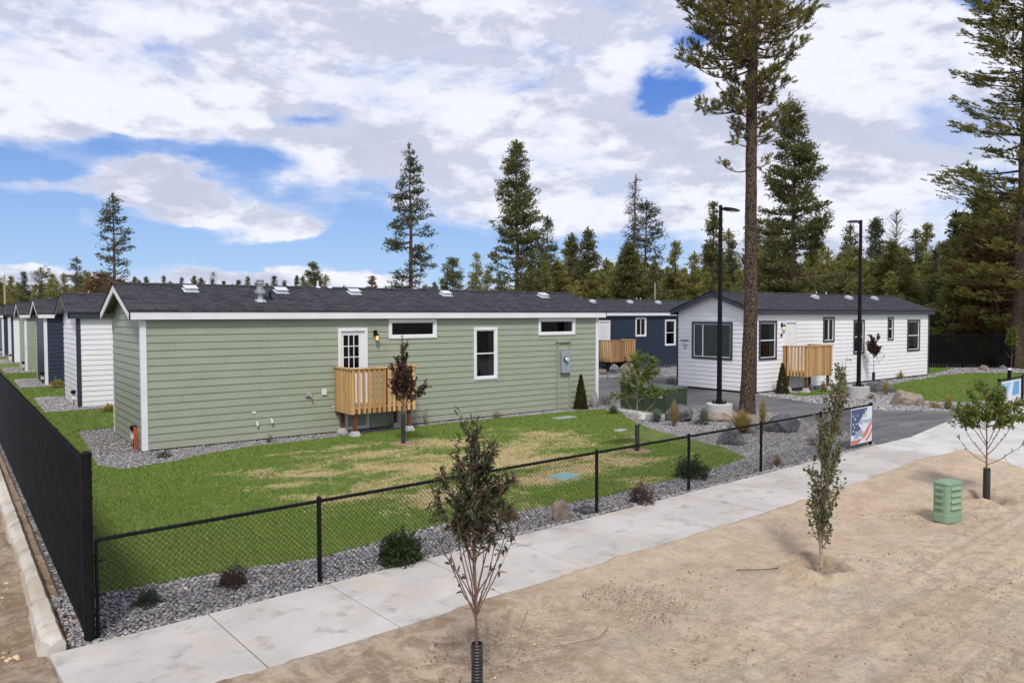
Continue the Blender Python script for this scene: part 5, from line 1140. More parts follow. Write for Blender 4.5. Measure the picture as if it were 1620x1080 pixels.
# ------------------------------------------------------------------ individual conifers behind the houses: pixel column, depth, height
def hgt(ytop, d): return 3.3+(498.5-ytop)/FPX*d+.3
BIG = [
 (180, 309, 62, dict(Rm=1.75, base=.30, dens=1.0, droop=.22, up=.3, gap=.5, prof=.50, clump=6, sparse=.25, jit=.45), 'pineblue', 'thin browning spruce standing alone above the left row of houses'),
 (650, 232, 56, dict(Rm=2.35, base=.18, dens=1.3, droop=.35, up=.25, gap=.62, prof=.62, clump=6, sparse=.12, jit=.35), 'pineblue', 'tall sparse spruce with drooping tiers above the middle of the green roof'),
 (817, 227, 60, dict(Rm=3.1, base=.08, dens=1.6, droop=.22, up=.5, gap=.5, prof=.66, clump=7, jit=.45), 'pine', 'tall dense dark fir above the green roof, tallest left of the middle lamp'),
 (868, 346, 64, dict(Rm=1.6, base=.2, dens=1.3, droop=.2, up=.5, gap=.45, prof=.65, clump=6, sparse=.1), 'pineblue', 'slim bluish fir just right of the tall dense fir'),
 (905, 371, 68, dict(Rm=1.5, base=.1, dens=1.5, droop=.2, up=.5, gap=.45, prof=.65, clump=7), 'pine', 'narrow fir, left one of the close pair over the roof end'),
 (930, 361, 66, dict(Rm=1.6, base=.1, dens=1.4, droop=.2, up=.5, gap=.45, prof=.65, clump=7), 'pine', 'narrow fir, right one of the close pair over the roof end'),
 (1022, 321, 61, dict(Rm=2.0, base=.42, dens=1.3, droop=.28, up=.5, gap=.5, prof=.5, clump=6, sparse=.15), 'pineblue', 'bare stemmed fir beside the dead topped snag'),
 (994, 386, 60, dict(Rm=2.0, base=.05, dens=1.9, droop=.15, up=.5, gap=.4, prof=.7, clump=8), 'pine', 'bushy green fir at the foot of the dead topped snag'),
 (1128, 322, 62, dict(Rm=1.9, base=.06, dens=1.3, droop=.2, up=.5, gap=.48, prof=.85, clump=7), 'pine', 'tall slender fir immediately left of the first street lamp pole'),
 (1157, 385, 66, dict(Rm=1.3, base=.1, dens=1.4, droop=.2, up=.5, gap=.45, prof=.7, clump=6), 'pineblue', 'small fir between the first lamp pole and the tall trunk'),
 (1255, 168, 52, dict(Rm=4.0, base=.05, dens=1.8, droop=.12, up=.45, gap=.55, prof=.72, clump=8, sparse=.05, jit=.5), 'pine', 'broad full pine rising above the white house right of the tall trunk'),
 (1345, 356, 66, dict(Rm=1.8, base=.1, dens=1.3, droop=.2, up=.5, gap=.5, prof=.7, clump=6, sparse=.1), 'pine', 'thin fir behind the second street lamp head'),
 (1384, 348, 70, dict(Rm=1.6, base=.1, dens=1.6, droop=.3, up=.4, gap=.42, prof=.6, clump=7), 'pineblue', 'dark conical fir just right of the second lamp pole'),
 (1447, 366, 68, dict(Rm=1.7, base=.1, dens=1.0, droop=.2, up=.5, gap=.5, prof=.7, clump=6, sparse=.15), 'pine', 'open crowned fir right of the dead grey snag'),
 (497, 416, 95, dict(Rm=1.7, base=.1, dens=1.6, droop=.1, up=.5, gap=.5, prof=.45, clump=7), 'pine', 'rounded dark pine top showing over the roof behind the small vent pipes'),
 (718, 409, 84, dict(Rm=2.2, base=.1, dens=1.4, droop=.1, up=.5, gap=.5, prof=.5, clump=7, sparse=.1), 'pine', 'uneven pine top over the green roof, left of the smaller pointed one'),
 (753, 402, 80, dict(Rm=1.5, base=.1, dens=1.4, droop=.2, up=.5, gap=.5, prof=.7, clump=6), 'pineyellow', 'small pointed fir between the uneven pine and the tall dense fir'),
 (590, 437, 110, dict(Rm=1.2, base=.1, dens=1.6, droop=.1, up=.5, gap=.5, prof=.45, clump=7), 'rust', 'small brownish tree top alone over the green roof'),
 (124, 405, 110, dict(Rm=2.1, base=.3, dens=1.0, droop=.2, up=.4, gap=.6, prof=.6, clump=5, sparse=.2), 'pineblue', 'open bluish fir above the tree line left of the lone spruce'),
 (68, 423, 120, dict(Rm=2.4, base=.3, dens=1.0, droop=.1, up=.4, gap=.6, prof=.35, clump=5, sparse=.2), 'pine', 'flat topped pine above the tree line near the left edge'),
 (1555, 345, 55, dict(Rm=3.2, base=.06, dens=1.8, droop=.1, up=.4, gap=.5, prof=.55, clump=9), 'pineyellow', 'broad olive pine left of the huge dark one'),
]
for i, (px, yt, d, kw, lm, lab) in enumerate(BIG):
    H_ = hgt(yt, d); tree('conifer_tree', conifer(H_, seed=100+i, leaf=.30, leafw=.085, **kw), far(px, d), lab, 'barkfar', lm)
# snags
H_ = hgt(278, 63); tm = conifer(H_, 1.7, 300, base=.30, dens=1.1, droop=.75, up=-.3, leaf=.22, leafw=.05, gap=.42, prof=.5, clump=3, per=5, sparse=.15, trunk_r=.2, lean=.035)
tree('dead_conifer', tm, far(1000, 63), 'leaning dead topped snag, tallest tree between the navy roof and the tall dense fir', 'barkfar', 'dead', cat='dead tree')
H_ = hgt(337, 64); tm = conifer(H_, 1.6, 301, base=.35, dens=.3, droop=-.2, up=.7, leaf=.25, leafw=.03, gap=.42, prof=.4, clump=2, per=4, trunk_r=.16)
tree('dead_conifer', tm, far(1416, 64), 'bare grey dead tree behind the white house roof, right of the second lamp', 'barkgrey', 'dead', cat='dead tree')
H_ = hgt(430, 120); tm = conifer(H_, 1.0, 302, base=.5, dens=.6, droop=.2, up=.4, leaf=.3, leafw=.05, gap=.5, prof=.4, clump=2, per=4, trunk_r=.12)
tree('dead_conifer', tm, far(339, 120), 'thin bare treetop standing above the green roof near its left vent', 'barkgrey', 'dead', cat='dead tree')
for (px, yt, d, rx) in ((160, 434, 72, 1.8), (197, 446, 70, 1.9)):
    tm = conifer(hgt(yt, d), rx, 310+px, base=.1, dens=1.8, droop=.1, up=.4, leaf=.3, leafw=.09, gap=.5, prof=.3, clump=7)
    tree('rusty_pine', tm, far(px, d), 'reddish brown dying pine below the lone spruce, '+('left of its stem' if px == 160 else 'right of its stem'), 'barkfar', 'rust')
tm = conifer(9.0, 3.0, 333, base=.05, dens=1.8, droop=.15, up=.3, leaf=.3, leafw=.08, gap=.5, prof=.35, clump=8); tree('rusty_pine', tm, far(1578, 50.5), 'low rusty brown dying boughs left of the huge pine trunk above the back fence', 'barkfar', 'rust')

# ------------------------------------------------------------------ the tree line: countable pines as copies, the depth of the wood as one mass
rt = random.Random(9)
VAR = []
for k in range(7):
    lm = ['pineyellow', 'pine', 'pineyellow', 'pine', 'pineblue', 'pineyellow', 'rust'][k]
    VAR.append(tree('pine_tree', conifer(10, [2.1, 1.5, 2.3, 1.9, 1.4, 2.0, 1.8][k], 500+k, base=.06, dens=[1.5, 1.5, 1.5, 1.5, 1.2, 1.4, 1.3][k], droop=.12, up=.6, leaf=.30, leafw=.085, gap=.5, prof=[.75, .9, .65, .85, .8, .8, .5][k], clump=7, jit=.55, sparse=[0, .05, 0, .1, .1, .1, .1][k]), (0, 0), 'x', 'barkfar', lm))
used = set()
ZR = ((890, 'left of the narrow pair of firs'), (985, 'between the narrow firs and the leaning snag'), (1060, 'below the leaning snag'), (1135, 'between the snag and the first lamp'), (1190, 'between the first lamp and the tall trunk'),
      (1320, 'around the broad full pine'), (1400, 'around the second lamp'), (1480, 'right of the dead grey snag'), (1540, 'beyond the right end of the white house'), (9999, 'behind the huge pine at the right edge'))
ZL = ((60, 'at the far left edge'), (125, 'left of the lone spruce'), (9999, 'around the foot of the lone spruce'))
def far_pine(px, yt, d, lab, grp, var=None):
    if grp is GR: z_ = next(b for a, b in ZR if px < a); lab = 'olive green pine in the tree line '+z_; grp = 'tree line pines '+z_
    if grp is GL: z_ = next(b for a, b in ZL if px < a); lab = 'distant pine in the tree line '+z_; grp = 'distant pines '+z_
    k = var if var is not None else rt.choice([0, 0, 1, 2, 2, 3, 3, 4, 5, 5]); o = VAR[k]
    if k in used: o = copy_tree(o)
    used.add(k); x, y = far(px, d); s = hgt(yt, d)/10; w_ = rt.uniform(.85, 1.2)
    o.location = (x, y, -.28); o.scale = (s*w_, s*w_, s); o.rotation_euler = (0, 0, rt.uniform(0, 6.28)); o['label'] = lab; o['group'] = grp; return o
GR = 'olive green pines in the dense tree line behind the houses on the right'; GL = 'distant pines in the tree line on the far left'; GC = 'tiny pine tops peeking over the green roof'
def top_right(px):
    return np.interp(px, [850, 890, 960, 1000, 1060, 1100, 1150, 1200, 1310, 1400, 1480, 1540, 1620], [428, 420, 408, 418, 416, 424, 405, 388, 400, 398, 385, 345, 335])
px = 838
while px < 1640:
    if px > 1190 and rt.random() < .5: far_pine(px+rt.uniform(-8, 8), top_right(px)+rt.uniform(-5, 20), rt.uniform(56, 66) if px < 1480 else rt.uniform(51, 60), 'x', GR, rt.choice([0, 2, 5]))
    far_pine(px+rt.uniform(-5, 5), top_right(px)+rt.choice([-30, -15, -5, 5, 15, 25, 35])+rt.uniform(-8, 8), rt.uniform(58, 80) if px < 1480 else rt.uniform(50, 64), 'olive green pine in the dense tree line behind the houses on the right', GR); px += rt.uniform(9, 15)
for q in range(26):
    px = rt.uniform(850, 1640); far_pine(px, top_right(px)+rt.uniform(15, 45), rt.uniform(52, 62) if px > 1100 or px > 1480 else rt.uniform(60, 70), 'olive green pine in the dense tree line behind the houses on the right', GR, rt.choice([0, 2, 5, 0]))
far_pine(1492, 400, 66, 'x', GR, 6)
px = -25
while px < 225:
    far_pine(px, 440+rt.uniform(-12, 18)+(8 if px > 150 else 0), rt.uniform(105, 150), 'distant pine in the dark tree line above the far left roofs', GL); px += rt.uniform(6, 11)
px = 215
while px < 480:
    far_pine(px, 446+rt.uniform(-12, 3), rt.uniform(125, 165), 'tiny distant pine top peeking over the long green roof', GC, rt.choice([1, 3, 4, 3])); px += rt.uniform(9, 20)
for px, yt in ((545, 452), (610, 452), (688, 446), (700, 440), (770, 428), (790, 432), (838, 425), (675, 450), (480, 436), (515, 434)):
    far_pine(px, yt, rt.uniform(95, 120), 'small pine top showing just over the green roof beside taller firs', 'small pine tops between the tall firs')
# wood behind
fw_v, fw_f, fw_t, tb_v, tb_f, off, off2 = [], [], [], [], [], 0, 0
r_ = np.random.default_rng(12)
def mass(px, yt, d, n_=520):
    global off, off2
    x, y = far(px, d); H_ = hgt(yt, d); Rm = H_*.2; z = H_*r_.uniform(.05, 1, n_)**.9; a = r_.uniform(0, 6.28, n_); rr_ = Rm*(1-z/H_)**.6*np.sqrt(r_.random(n_))+.15
    C = np.stack([x+rr_*np.cos(a), y+rr_*np.sin(a), z-.3], 1); D = r_.normal(0, .5, (n_, 3))+np.stack([np.cos(a), np.sin(a), a*0+.3], 1); D /= np.linalg.norm(D, axis=1)[:, None]
    V, F_ = leafcloud(C, D, .6*H_/10, .24*H_/10, r_); fw_v.append(V); fw_f.append(F_+off); off += len(V); fw_t.append(r_.random(n_))
    tv, tf = tubes_np([(np.array([[x, y, -.3], [x, y, H_*.9]]), [.16, .04])], 5); tb_v.append(tv); tb_f.append(tf+off2); off2 += len(tv)
for q in range(270):
    px = r_.uniform(820, 1760); d = r_.uniform(78, 150); mass(px, 444+r_.uniform(-30, 14)-max(0, (px-1480)*.25), d, 640)
for q in range(110): mass(r_.uniform(-60, 240), 458+r_.uniform(-12, 14), r_.uniform(150, 230), 380)
for q in range(70): mass(r_.uniform(230, 860), 470+r_.uniform(-14, 14), r_.uniform(150, 230), 300)
o = link('woodland', npmesh('woodland', np.concatenate(fw_v), np.concatenate(fw_f), np.concatenate(fw_t)), 'pineyellow'); tag(o, 'deep mass of pine wood behind the first line of trees', 'woodland', kind='stuff')
o = link('woodland_stems', npmesh('woodland_stems', np.concatenate(tb_v), np.concatenate(tb_f)), 'barkfar'); tag(o, 'crowded brown stems inside the pine wood', 'woodland', kind='stuff')
for (px, d, h_, lab) in ((9, 90, 8.2, 'pale wooden pole above the farthest roofs at the left edge'), (1036, 55, 5.6, 'thin pale pole standing behind the navy house roof')):
    x, y = far(px, d); r = empty('utility_pole', (x, y, -.3), lab, 'pole'); mb = MB(); mb.tube([(0, 0, 0), (0, 0, h_+.3)], [.13, .10] if d > 60 else [.06, .05], 8); mb.build('pole', 'twigpale', r); mb = MB(); mb.tube([(0, 0, h_+.3), (0, 0, h_+.36)], .07, 8); mb.build('pole_cap', 'galv', r)

# ------------------------------------------------------------------ saplings
def leaves(P_, D, ln, wd, T, r_, fold=.25):
    """folded, curved leaves with a point: base at P_, axis D"""
    n_ = len(P_); ref = r_.normal(0, .35, (n_, 3))+[0, 0, 1]; S = np.cross(D, ref); S /= np.linalg.norm(S, axis=1)[:, None]+1e-9; N_ = np.cross(S, D); l = ln[:, None]; w_ = wd[:, None]; dr = r_.uniform(.0, .35, n_)[:, None]
    b = P_; m1 = P_+D*l*.35; m2 = P_+D*l*.7-N_*l*dr*.35; tp = P_+D*l-N_*l*dr
    l1 = m1+S*w_*.5+N_*w_*fold; r1 = m1-S*w_*.5+N_*w_*fold; l2 = m2+S*w_*.38+N_*w_*fold*.8; r2 = m2-S*w_*.38+N_*w_*fold*.8
    V = np.stack([b, l1, m1, r1, l2, m2, r2, tp], 1).reshape(-1, 3)
    i = (np.arange(n_)*8)[:, None]; F_ = np.concatenate([i+np.array([[0, 2, 1, 0]])[:, :3], i+np.array([[0, 3, 2]]), i+np.array([[1, 2, 5]]), i+np.array([[1, 5, 4]]), i+np.array([[2, 3, 6]]), i+np.array([[2, 6, 5]]), i+np.array([[4, 5, 7]]), i+np.array([[5, 6, 7]])])
    return V, F_, np.tile(T, 8)
def sapling(loc, H, lab, leafm, barkm, seed, stem_r=.02, guard=.62, guard_r=.05, branches=(), leaf=(.06, .022), dens=60, lean=(0, 0), ring=True, label_guard=None, clusters=(), bare=.25, guard_mat='blackplastic', wiggle=.03, stake=0):
    """branches: (z0, azimuth in view frame, length, elevation, leafiness); the stem carries leaves above `bare`*H"""
    r_ = np.random.default_rng(seed); root = empty('sapling', (loc[0], loc[1], 0), lab, 'young tree')
    side = np.array([math.sin(YAW), -math.cos(YAW), 0]); dep = np.array([math.cos(YAW), math.sin(YAW), 0])
    s = np.linspace(0, 1, 14); ax = side*(lean[0]*s**1.8)[:, None]+dep*(lean[1]*s**1.8)[:, None]+np.array([0, 0, 1])*(s*H)[:, None]; ax[:, :2] += r_.normal(0, wiggle, (14, 2)).cumsum(0)*.25*s[:, None]
    paths = [(ax, stem_r*(1-s*.85))]; LP, LD, LT = [], [], []
    def leafy(P_, dens_, q0, spread):
        L_ = np.linalg.norm(P_[-1]-P_[0]); n_ = int(L_*dens_)
        if n_ < 1: return
        q = q0+(1-q0)*r_.random(n_)**.8; idx = q*(len(P_)-1); lo = np.minimum(idx.astype(int), len(P_)-2); f = (idx-lo)[:, None]; b = P_[lo]*(1-f)+P_[lo+1]*f; ax_ = (P_[-1]-P_[0])/L_
        d = ax_*.55+r_.normal(0, .62, (n_, 3)); d /= np.linalg.norm(d, axis=1)[:, None]; LP.append(b+r_.normal(0, spread, (n_, 3))); LD.append(d); LT.append(r_.random(n_))
    leafy(ax, dens*.8, bare, .015)
    for (z0, an, L_, el_, lf, *ex) in branches:
        o_ = side*math.cos(an)+dep*math.sin(an); b = np.array([np.interp(z0, ax[:, 2], ax[:, 0]), np.interp(z0, ax[:, 2], ax[:, 1]), z0]); k = np.linspace(0, 1, 8); cv = ex[0] if ex else .25
        P_ = b+o_*((k*math.cos(el_)*L_*(1-.25*k*cv*2)))[:, None]+np.array([0, 0, 1])*(k*math.sin(el_)*L_+cv*L_*k**2*.6)[:, None]+r_.normal(0, .012, (8, 3)).cumsum(0)*.5
        paths.append((P_, np.linspace(stem_r*.42, .0022, 8)))
        if lf > 0:
            leafy(P_, dens*lf, .30, .012)
            for m_ in range(int(L_*11*lf)):
                j = r_.integers(2, 8); d = (P_[-1]-P_[0])/L_*.8+r_.normal(0, .55, 3)+[0, 0, .2]; d /= np.linalg.norm(d); l2 = r_.uniform(.08, .20)*min(1.4, L_*1.6); T_ = P_[j]+d*(np.linspace(0, 1, 4)*l2)[:, None]; paths.append((T_, [.0035, .003, .0025, .002])); leafy(T_, dens*1.5*min(lf, 1.2), .1, .01)
        elif lf < 0:
            leafy(P_, dens*-lf, .2, .004)
    V, F_ = tubes_np(paths, 6); link('stem', npmesh('stem', V, F_, smooth=True), barkm, root)
    LP = np.concatenate(LP); LD = np.concatenate(LD); LT = np.concatenate(LT); n_ = len(LP)
    LV, LF, TT = leaves(LP, LD, leaf[0]*r_.uniform(.55, 1.2, n_), leaf[1]*r_.uniform(.7, 1.25, n_), LT, r_); link('leaves', npmesh('leaves', LV, LF, TT), leafm, root)
    if guard:
        mb = MB(); n_ = 26 if guard_r < .1 else 10; pts, rad = [], []; nr = int(guard/.012)
        for i in range(nr+1):
            z = -.05+(guard+.05)*i/nr; pts += [(0, 0, z), (0, 0, z+.005)]; rad += ([guard_r, guard_r] if i % 2 else [guard_r*.88, guard_r*.88])
        mb.tube(pts, rad, 20, cap=False); pts2 = [(0, 0, guard), (0, 0, 0)]; mb.tube(pts2, guard_r*.82, 20, cap=False); mb.build('trunk_guard', guard_mat, root, smooth=False)
    if stake:
        mb = MB(); mb.tube([(.03, .02, -.05), (.03, .02, stake)], .011, 8); mb.build('support_stake', 'twigpale', root)
    return root
PI = math.pi
# nearest, dark red and green
def ring(zs, L_, el_, lf, n_, r0, jit=.25, cv=.25, a0=0):
    rr_ = random.Random(r0); return [(rr_.uniform(*zs), a0+i*2*PI/n_+rr_.uniform(-.5, .5), L_*rr_.uniform(1-jit, 1+jit), el_+rr_.uniform(-.15, .15), lf*rr_.uniform(.7, 1.2), cv) for i in range(n_)]
near = ring((.78, 1.15), .85, 1.22, .0, 7, 1, cv=.1)+[(.80, 0.1, .85, 1.05, -.35, .1), (1.0, .2, .62, .95, -.4, .15), (.84, PI*.95, .62, 1.1, -.4, .15), (.95, PI, .55, 1.0, -.3, .1), (.85, -.3, .75, 1.2, -.3), (.9, 2.6, .7, 1.25, -.2)]
near += ring((1.2, 1.6), .42, 1.0, 1.7, 9, 2, .5)+ring((1.5, 1.95), .33, .95, 1.9, 9, 3, .5)+ring((1.85, 2.15), .20, 1.15, 1.8, 5, 4, .5)+[(1.75, .1, .36, 1.25, 2.0, .3), (1.60, .0, .42, 1.05, 1.8, .2), (1.40, PI, .55, .62, 1.6, .5), (1.6, PI*1.03, .42, .75, 1.5, .4), (1.3, 0, .45, .7, 1.6, .3), (1.5, .2, .42, .8, 1.8, .3), (1.7, .0, .40, 1.2, 1.8, .3), (1.45, -.6, .42, .9, 1.6), (1.25, 2.7, .36, 1.0, 1.5)]
sapling((-.33, -14.79), 2.42, 'nearest sapling with dark red green leaves, in a ribbed black pipe at the bottom edge', 'redgreen', 'twig', 41, .017, .60, .050, near, (.080, .024), 38, bare=.50)
# columnar olive tree
colm = []
rr = random.Random(8)
for i in range(96):
    z = .20+2.25*(i/96)+rr.uniform(-.05, .05); colm.append((z, rr.uniform(0, 6.28), rr.uniform(.30, .48)*(1-.55*max(0, z-1.0)/1.7), 1.12+rr.uniform(-.2, .2), 1.15, .25))
sapling((5.30, -14.51), 2.78, 'columnar olive leaved sapling with pale stem, leaning right, unguarded in a sandy basin', 'aspen', 'twigpale', 42, .022, 0, .05, colm, (.048, .034), 34, (.30, .05), bare=.12, stake=1.35)
# broad green one with banner behind
br = [(.62, 0, .95, .30, -.35, .3), (.66, PI, .75, .35, -.35, .5), (.75, PI, .85, .75, -.3, .4), (.8, .1, .95, .62, -.3, .5), (.9, .1, .8, .85, -.2, .4), (.95, 2.9, .8, .95, -.2), (1.0, -.3, .7, 1.1, -.15), (1.0, 2.3, .65, 1.1, -.15)]
br += ring((1.30, 1.65), .44, .35, 2.2, 12, 11, cv=.1)+ring((1.5, 1.85), .36, .75, 2.2, 11, 12, cv=.1)+[(1.25, PI, .62, .30, 2.4, .1), (1.45, PI, .60, .25, 2.4, .0), (1.3, PI*.95, .48, .1, 2.2, .0), (1.45, 0, .55, .45, 2.4, .0), (1.3, .1, .62, .25, 2.4, .0), (1.4, -.2, .62, .15, 2.2, .0), (1.55, .15, .48, .85, 2.4, .1), (1.65, .2, .4, 1.0, 2.0)]
sapling((10.99, -14.32), 2.08, 'bushy bright green sapling on the right before the pale blue banner, black guard below', 'leafgreen', 'twig', 43, .020, .56, .062, br, (.080, .030), 46, bare=.62)
# purple one before the green house
br = ring((.95, 1.4), .55, .95, 1.9, 12, 21)+ring((1.4, 1.9), .38, 1.1, 2.1, 12, 22)+ring((1.9, 2.4), .20, 1.2, 2.0, 9, 23)+[(1.0, 0, .72, .45, 1.6, .3), (1.05, .1, .70, .6, 1.4, .3), (.9, -.1, .55, .9, -.3), (1.2, PI, .50, .95, 2.0), (1.3, PI, .42, .9, 2.2), (1.5, .1, .42, .95, 2.0)]
sapling((5.54, -2.87), 2.80, 'purple leaved sapling in front of the cedar porch of the green house', 'purple', 'twig', 44, .020, .78, .055, br, (.055, .034), 62, bare=.40)
# green one before the transformer
br = ring((1.2, 1.7), .48, .55, 2.0, 11, 31)+ring((1.6, 2.1), .38, .8, 2.0, 10, 32)+[(1.25, 0, .85, .12, 2.0, .2), (1.3, PI, .65, .15, 1.3, .1), (1.4, PI, .55, -.05, 1.0, -.2), (1.7, .1, .65, .45, 2.2, .1), (1.8, 0, .58, .65, 2.2), (1.6, .2, .6, .3, 1.8), (.8, PI, .6, .5, -.15, .3), (.85, 0, .6, .5, -.15, .3), (.9, 2.6, .5, .7, -.1)]
sapling((9.49, -7.27), 2.30, 'leafy yellow green sapling in the lawn in front of the dark green cabinet', 'leafgreen', 'twigpale', 45, .018, .66, .058, br, (.085, .032), 46, bare=.60)
# small purple V-crown in front of the white house
br = ring((1.15, 1.5), .52, 1.05, 2.2, 11, 51)+ring((1.4, 1.8), .40, 1.15, 2.2, 10, 52)+[(.85, 0, .75, .60, -.25, .3), (.85, PI, .75, .6, -.25, .3), (1.0, .1, .5, .8, -.2)]
sapling((31.57, -1.67), 2.05, 'purple leaved sapling with V shaped crown against the white house wall', 'purple', 'twig', 46, .02, .55, .075, br, (.075, .05), 55, bare=.60)
br = ring((1.1, 1.7), .5, .8, 2.2, 12, 61)+ring((1.6, 2.1), .4, 1.0, 2.2, 9, 62)+[(.7, PI, .7, .6, -.2), (.8, 0, .7, .6, -.2)]
sapling((46.6, -2.2), 2.45, 'bright green sapling before the black back fence, left of the huge pine trunk', 'leafgreen', 'twig', 47, .025, .0, .07, br, (.13, .06), 42, bare=.55)
sapling((42.6, -5.2), 2.0, 'bright green sapling leaves cut by the right edge of the photo', 'leafgreen', 'twig', 48, .025, .0, .07, br, (.12, .06), 42, bare=.5)
for (x, y, rr_, lab) in ((5.54, -2.87, .36, 'bare mulch ring around the purple sapling'), (9.49, -7.27, .36, 'bare mulch ring around the green sapling')):
    rg_ = random.Random(3); mb = MB(); mb.prism([(x+rr_*rg_.uniform(.85, 1.1)*math.cos(a*PI/12), y+rr_*rg_.uniform(.85, 1.1)*math.sin(a*PI/12)) for a in range(24)], .0, .034); MT['mulch'] = MT.get('mulch') or mat('mulch', (.22, .13, .08), .95, (.36, .25, .17), 14, bump=.6, bscale=40); struct(mb.build('mulch_ring', 'mulch'))

# ------------------------------------------------------------------ shrubs, grasses
def shrub(loc, w_, h_, lab, leafm, seed, kind='round', n=420, leaf=(.03, .013), cat='shrub', name='shrub'):
    r_ = np.random.default_rng(seed); root = empty(name, (loc[0], loc[1], 0), lab, cat)
    if kind in ('grass',):
        k = n; a = r_.uniform(0, 6.28, k); lean = np.abs(r_.normal(0, .6, k))*w_*.75; hh = h_*r_.uniform(.3, 1.0, k)*(1-.25*np.clip(lean/w_, 0, 1)); s = np.array([0, .4, .75, 1.0]); wd = .004+.0008*np.hypot(loc[0]-CAM[0], loc[1]-CAM[1])*.35
        cx = np.cos(a)[:, None]*(lean[:, None]*s**1.8+w_*.08*r_.random((k, 1))); cy = np.sin(a)[:, None]*(lean[:, None]*s**1.8+w_*.08*r_.random((k, 1))); cz = hh[:, None]*(s-.12*s**3*(lean[:, None]/w_))
        P_ = np.stack([cx, cy, cz], -1); sd_ = np.stack([-np.sin(a+r_.uniform(-1, 1, k)), np.cos(a), 0*a], 1)[:, None]*(wd*np.array([1, .9, .6, .1]))[None, :, None]
        V = np.stack([P_-sd_, P_+sd_], 2).reshape(-1, 3); i = (np.arange(k)*8)[:, None, None]+(np.arange(3)*2)[None, :, None]; F_ = (i+np.array([0, 1, 3, 2])[None, None]).reshape(-1, 4)
        link('blades', npmesh('blades', V, F_, np.repeat(r_.random(k), 3)), leafm, root); return root
    if kind == 'cone':
        z = r_.random(n)**1.25; rad = (1-z)**.85*w_/2*(1+.18*(vnoise(z*9, r_.random(n)*9, 1, seed)-.5)); a = r_.uniform(0, 6.28, n); q = np.sqrt(r_.uniform(.35, 1.05, n)); P_ = np.stack([np.cos(a)*rad*q, np.sin(a)*rad*q, z*h_+.02], 1); D = np.stack([np.cos(a)*.45, np.sin(a)*.45, a*0+1], 1)+r_.normal(0, .25, (n, 3))
    elif kind == 'twiggy':
        P_, D = [], []
        for i in range(max(6, n//30)):
            a = r_.uniform(0, 6.28); e_ = r_.uniform(.5, 1.4); t_ = np.linspace(.2, 1, 30)[:, None]; v = np.array([math.cos(a)*math.cos(e_)*w_*.6, math.sin(a)*math.cos(e_)*w_*.6, math.sin(e_)*h_]); P_.append(v*t_+r_.normal(0, .015, (30, 3))); D.append(v+r_.normal(0, .35*h_, (30, 3)))
        P_ = np.concatenate(P_); D = np.concatenate(D); n = len(P_)
    else:
        v = r_.normal(size=(n, 3)); v /= np.linalg.norm(v, axis=1)[:, None]; v[:, 2] = np.abs(v[:, 2]); lump = 1+.95*(vnoise(v[:, 0]*3+5, v[:, 1]*3+v[:, 2]*3+5, 1.4, seed)-.5)+(r_.random(n) < .10)*r_.uniform(0, .35, n); q = r_.uniform(.4, 1.02, n)**.5*lump
        P_ = v*q[:, None]*np.array([w_/2, w_/2, h_*.92]); D = v+r_.normal(0, .5, (n, 3))+[0, 0, .3]
    D /= np.linalg.norm(D, axis=1)[:, None]+1e-9; V, F_, T = leaves(P_, D, leaf[0]*r_.uniform(.6, 1.3, n), leaf[1]*r_.uniform(.7, 1.3, n), r_.random(n), r_); link('foliage', npmesh('foliage', V, F_, T), leafm, root)
    st_ = [];
    for i in range(14 if kind != 'cone' else 3):
        a = r_.uniform(0, 6.28); e_ = r_.uniform(.5, 1.35); v = np.array([math.cos(a)*math.cos(e_)*w_*.45, math.sin(a)*math.cos(e_)*w_*.45, math.sin(e_)*h_*.85]); st_.append((v*np.linspace(0, 1, 4)[:, None], [.007, .005, .004, .002]))
    V, F_ = tubes_np(st_, 4); link('stems', npmesh('stems', V, F_), 'twig', root); return root
shrub((1.03, -10.98), .52, .37, 'rounded dark green shrub behind the first fence posts near the walk', 'shrub', 1, n=3200, leaf=(.05, .020))
shrub((-1.04, -10.55), .34, .24, 'brownish red low shrub near the left end of the fence gravel', 'redshrub', 2, n=2400, leaf=(.03, .010))
shrub((-2.00, -10.58), .24, .18, 'small blue green juniper tuft closest to the fence corner', 'juniper', 3, n=1800, leaf=(.03, .009))
shrub((8.22, -9.95), .60, .42, 'green shrub at the lawn edge behind the fourth fence post', 'shrub', 4, n=2200, leaf=(.055, .022))
shrub((5.93, -10.75), .42, .34, 'dark purple brown shrub on the gravel between the middle fence posts', 'redshrub', 5, 'round', 2200, (.035, .011))
shrub((3.39, -10.22), .30, .24, 'tan dry shrub partly hidden behind the nearest sapling', 'tanshrub', 6, 'round', 1400, (.04, .013))
shrub((10.67, -10.30), .46, .24, 'dry reddish tan shrub by the walk near the last but one fence post', 'tanshrub', 7, 'twiggy', 500, (.03, .009))
shrub((13.63, -9.40), .34, .26, 'dark maroon shrub in the gravel behind the columnar sapling', 'redshrub', 8, n=500, leaf=(.03, .012))
shrub((.22, -1.10), .34, .18, 'flat dark juniper at the near corner of the green house', 'juniper', 9, n=700, leaf=(.035, .01))
shrub((2.86, -.60), .26, .22, 'thin reddish twiggy plant at the green house wall left of the porch', 'redshrub', 10, 'twiggy', 220, (.03, .009))
shrub((7.67, -.35), .46, .62, 'nearly bare twiggy shrub at the wall right of the porch', 'redshrub', 11, 'twiggy', 240, (.028, .008))
shrub((10.25, -.45), .32, .22, 'orange brown low shrub at the green house wall under the tall window', 'tanshrub', 12, n=400, leaf=(.035, .012))
shrub((13.93, -.38), .50, 1.16, 'cone shaped rusty arborvitae at the right end of the green house wall', 'arb', 13, 'cone', 2600, (.075, .03), 'shrub', 'arborvitae')
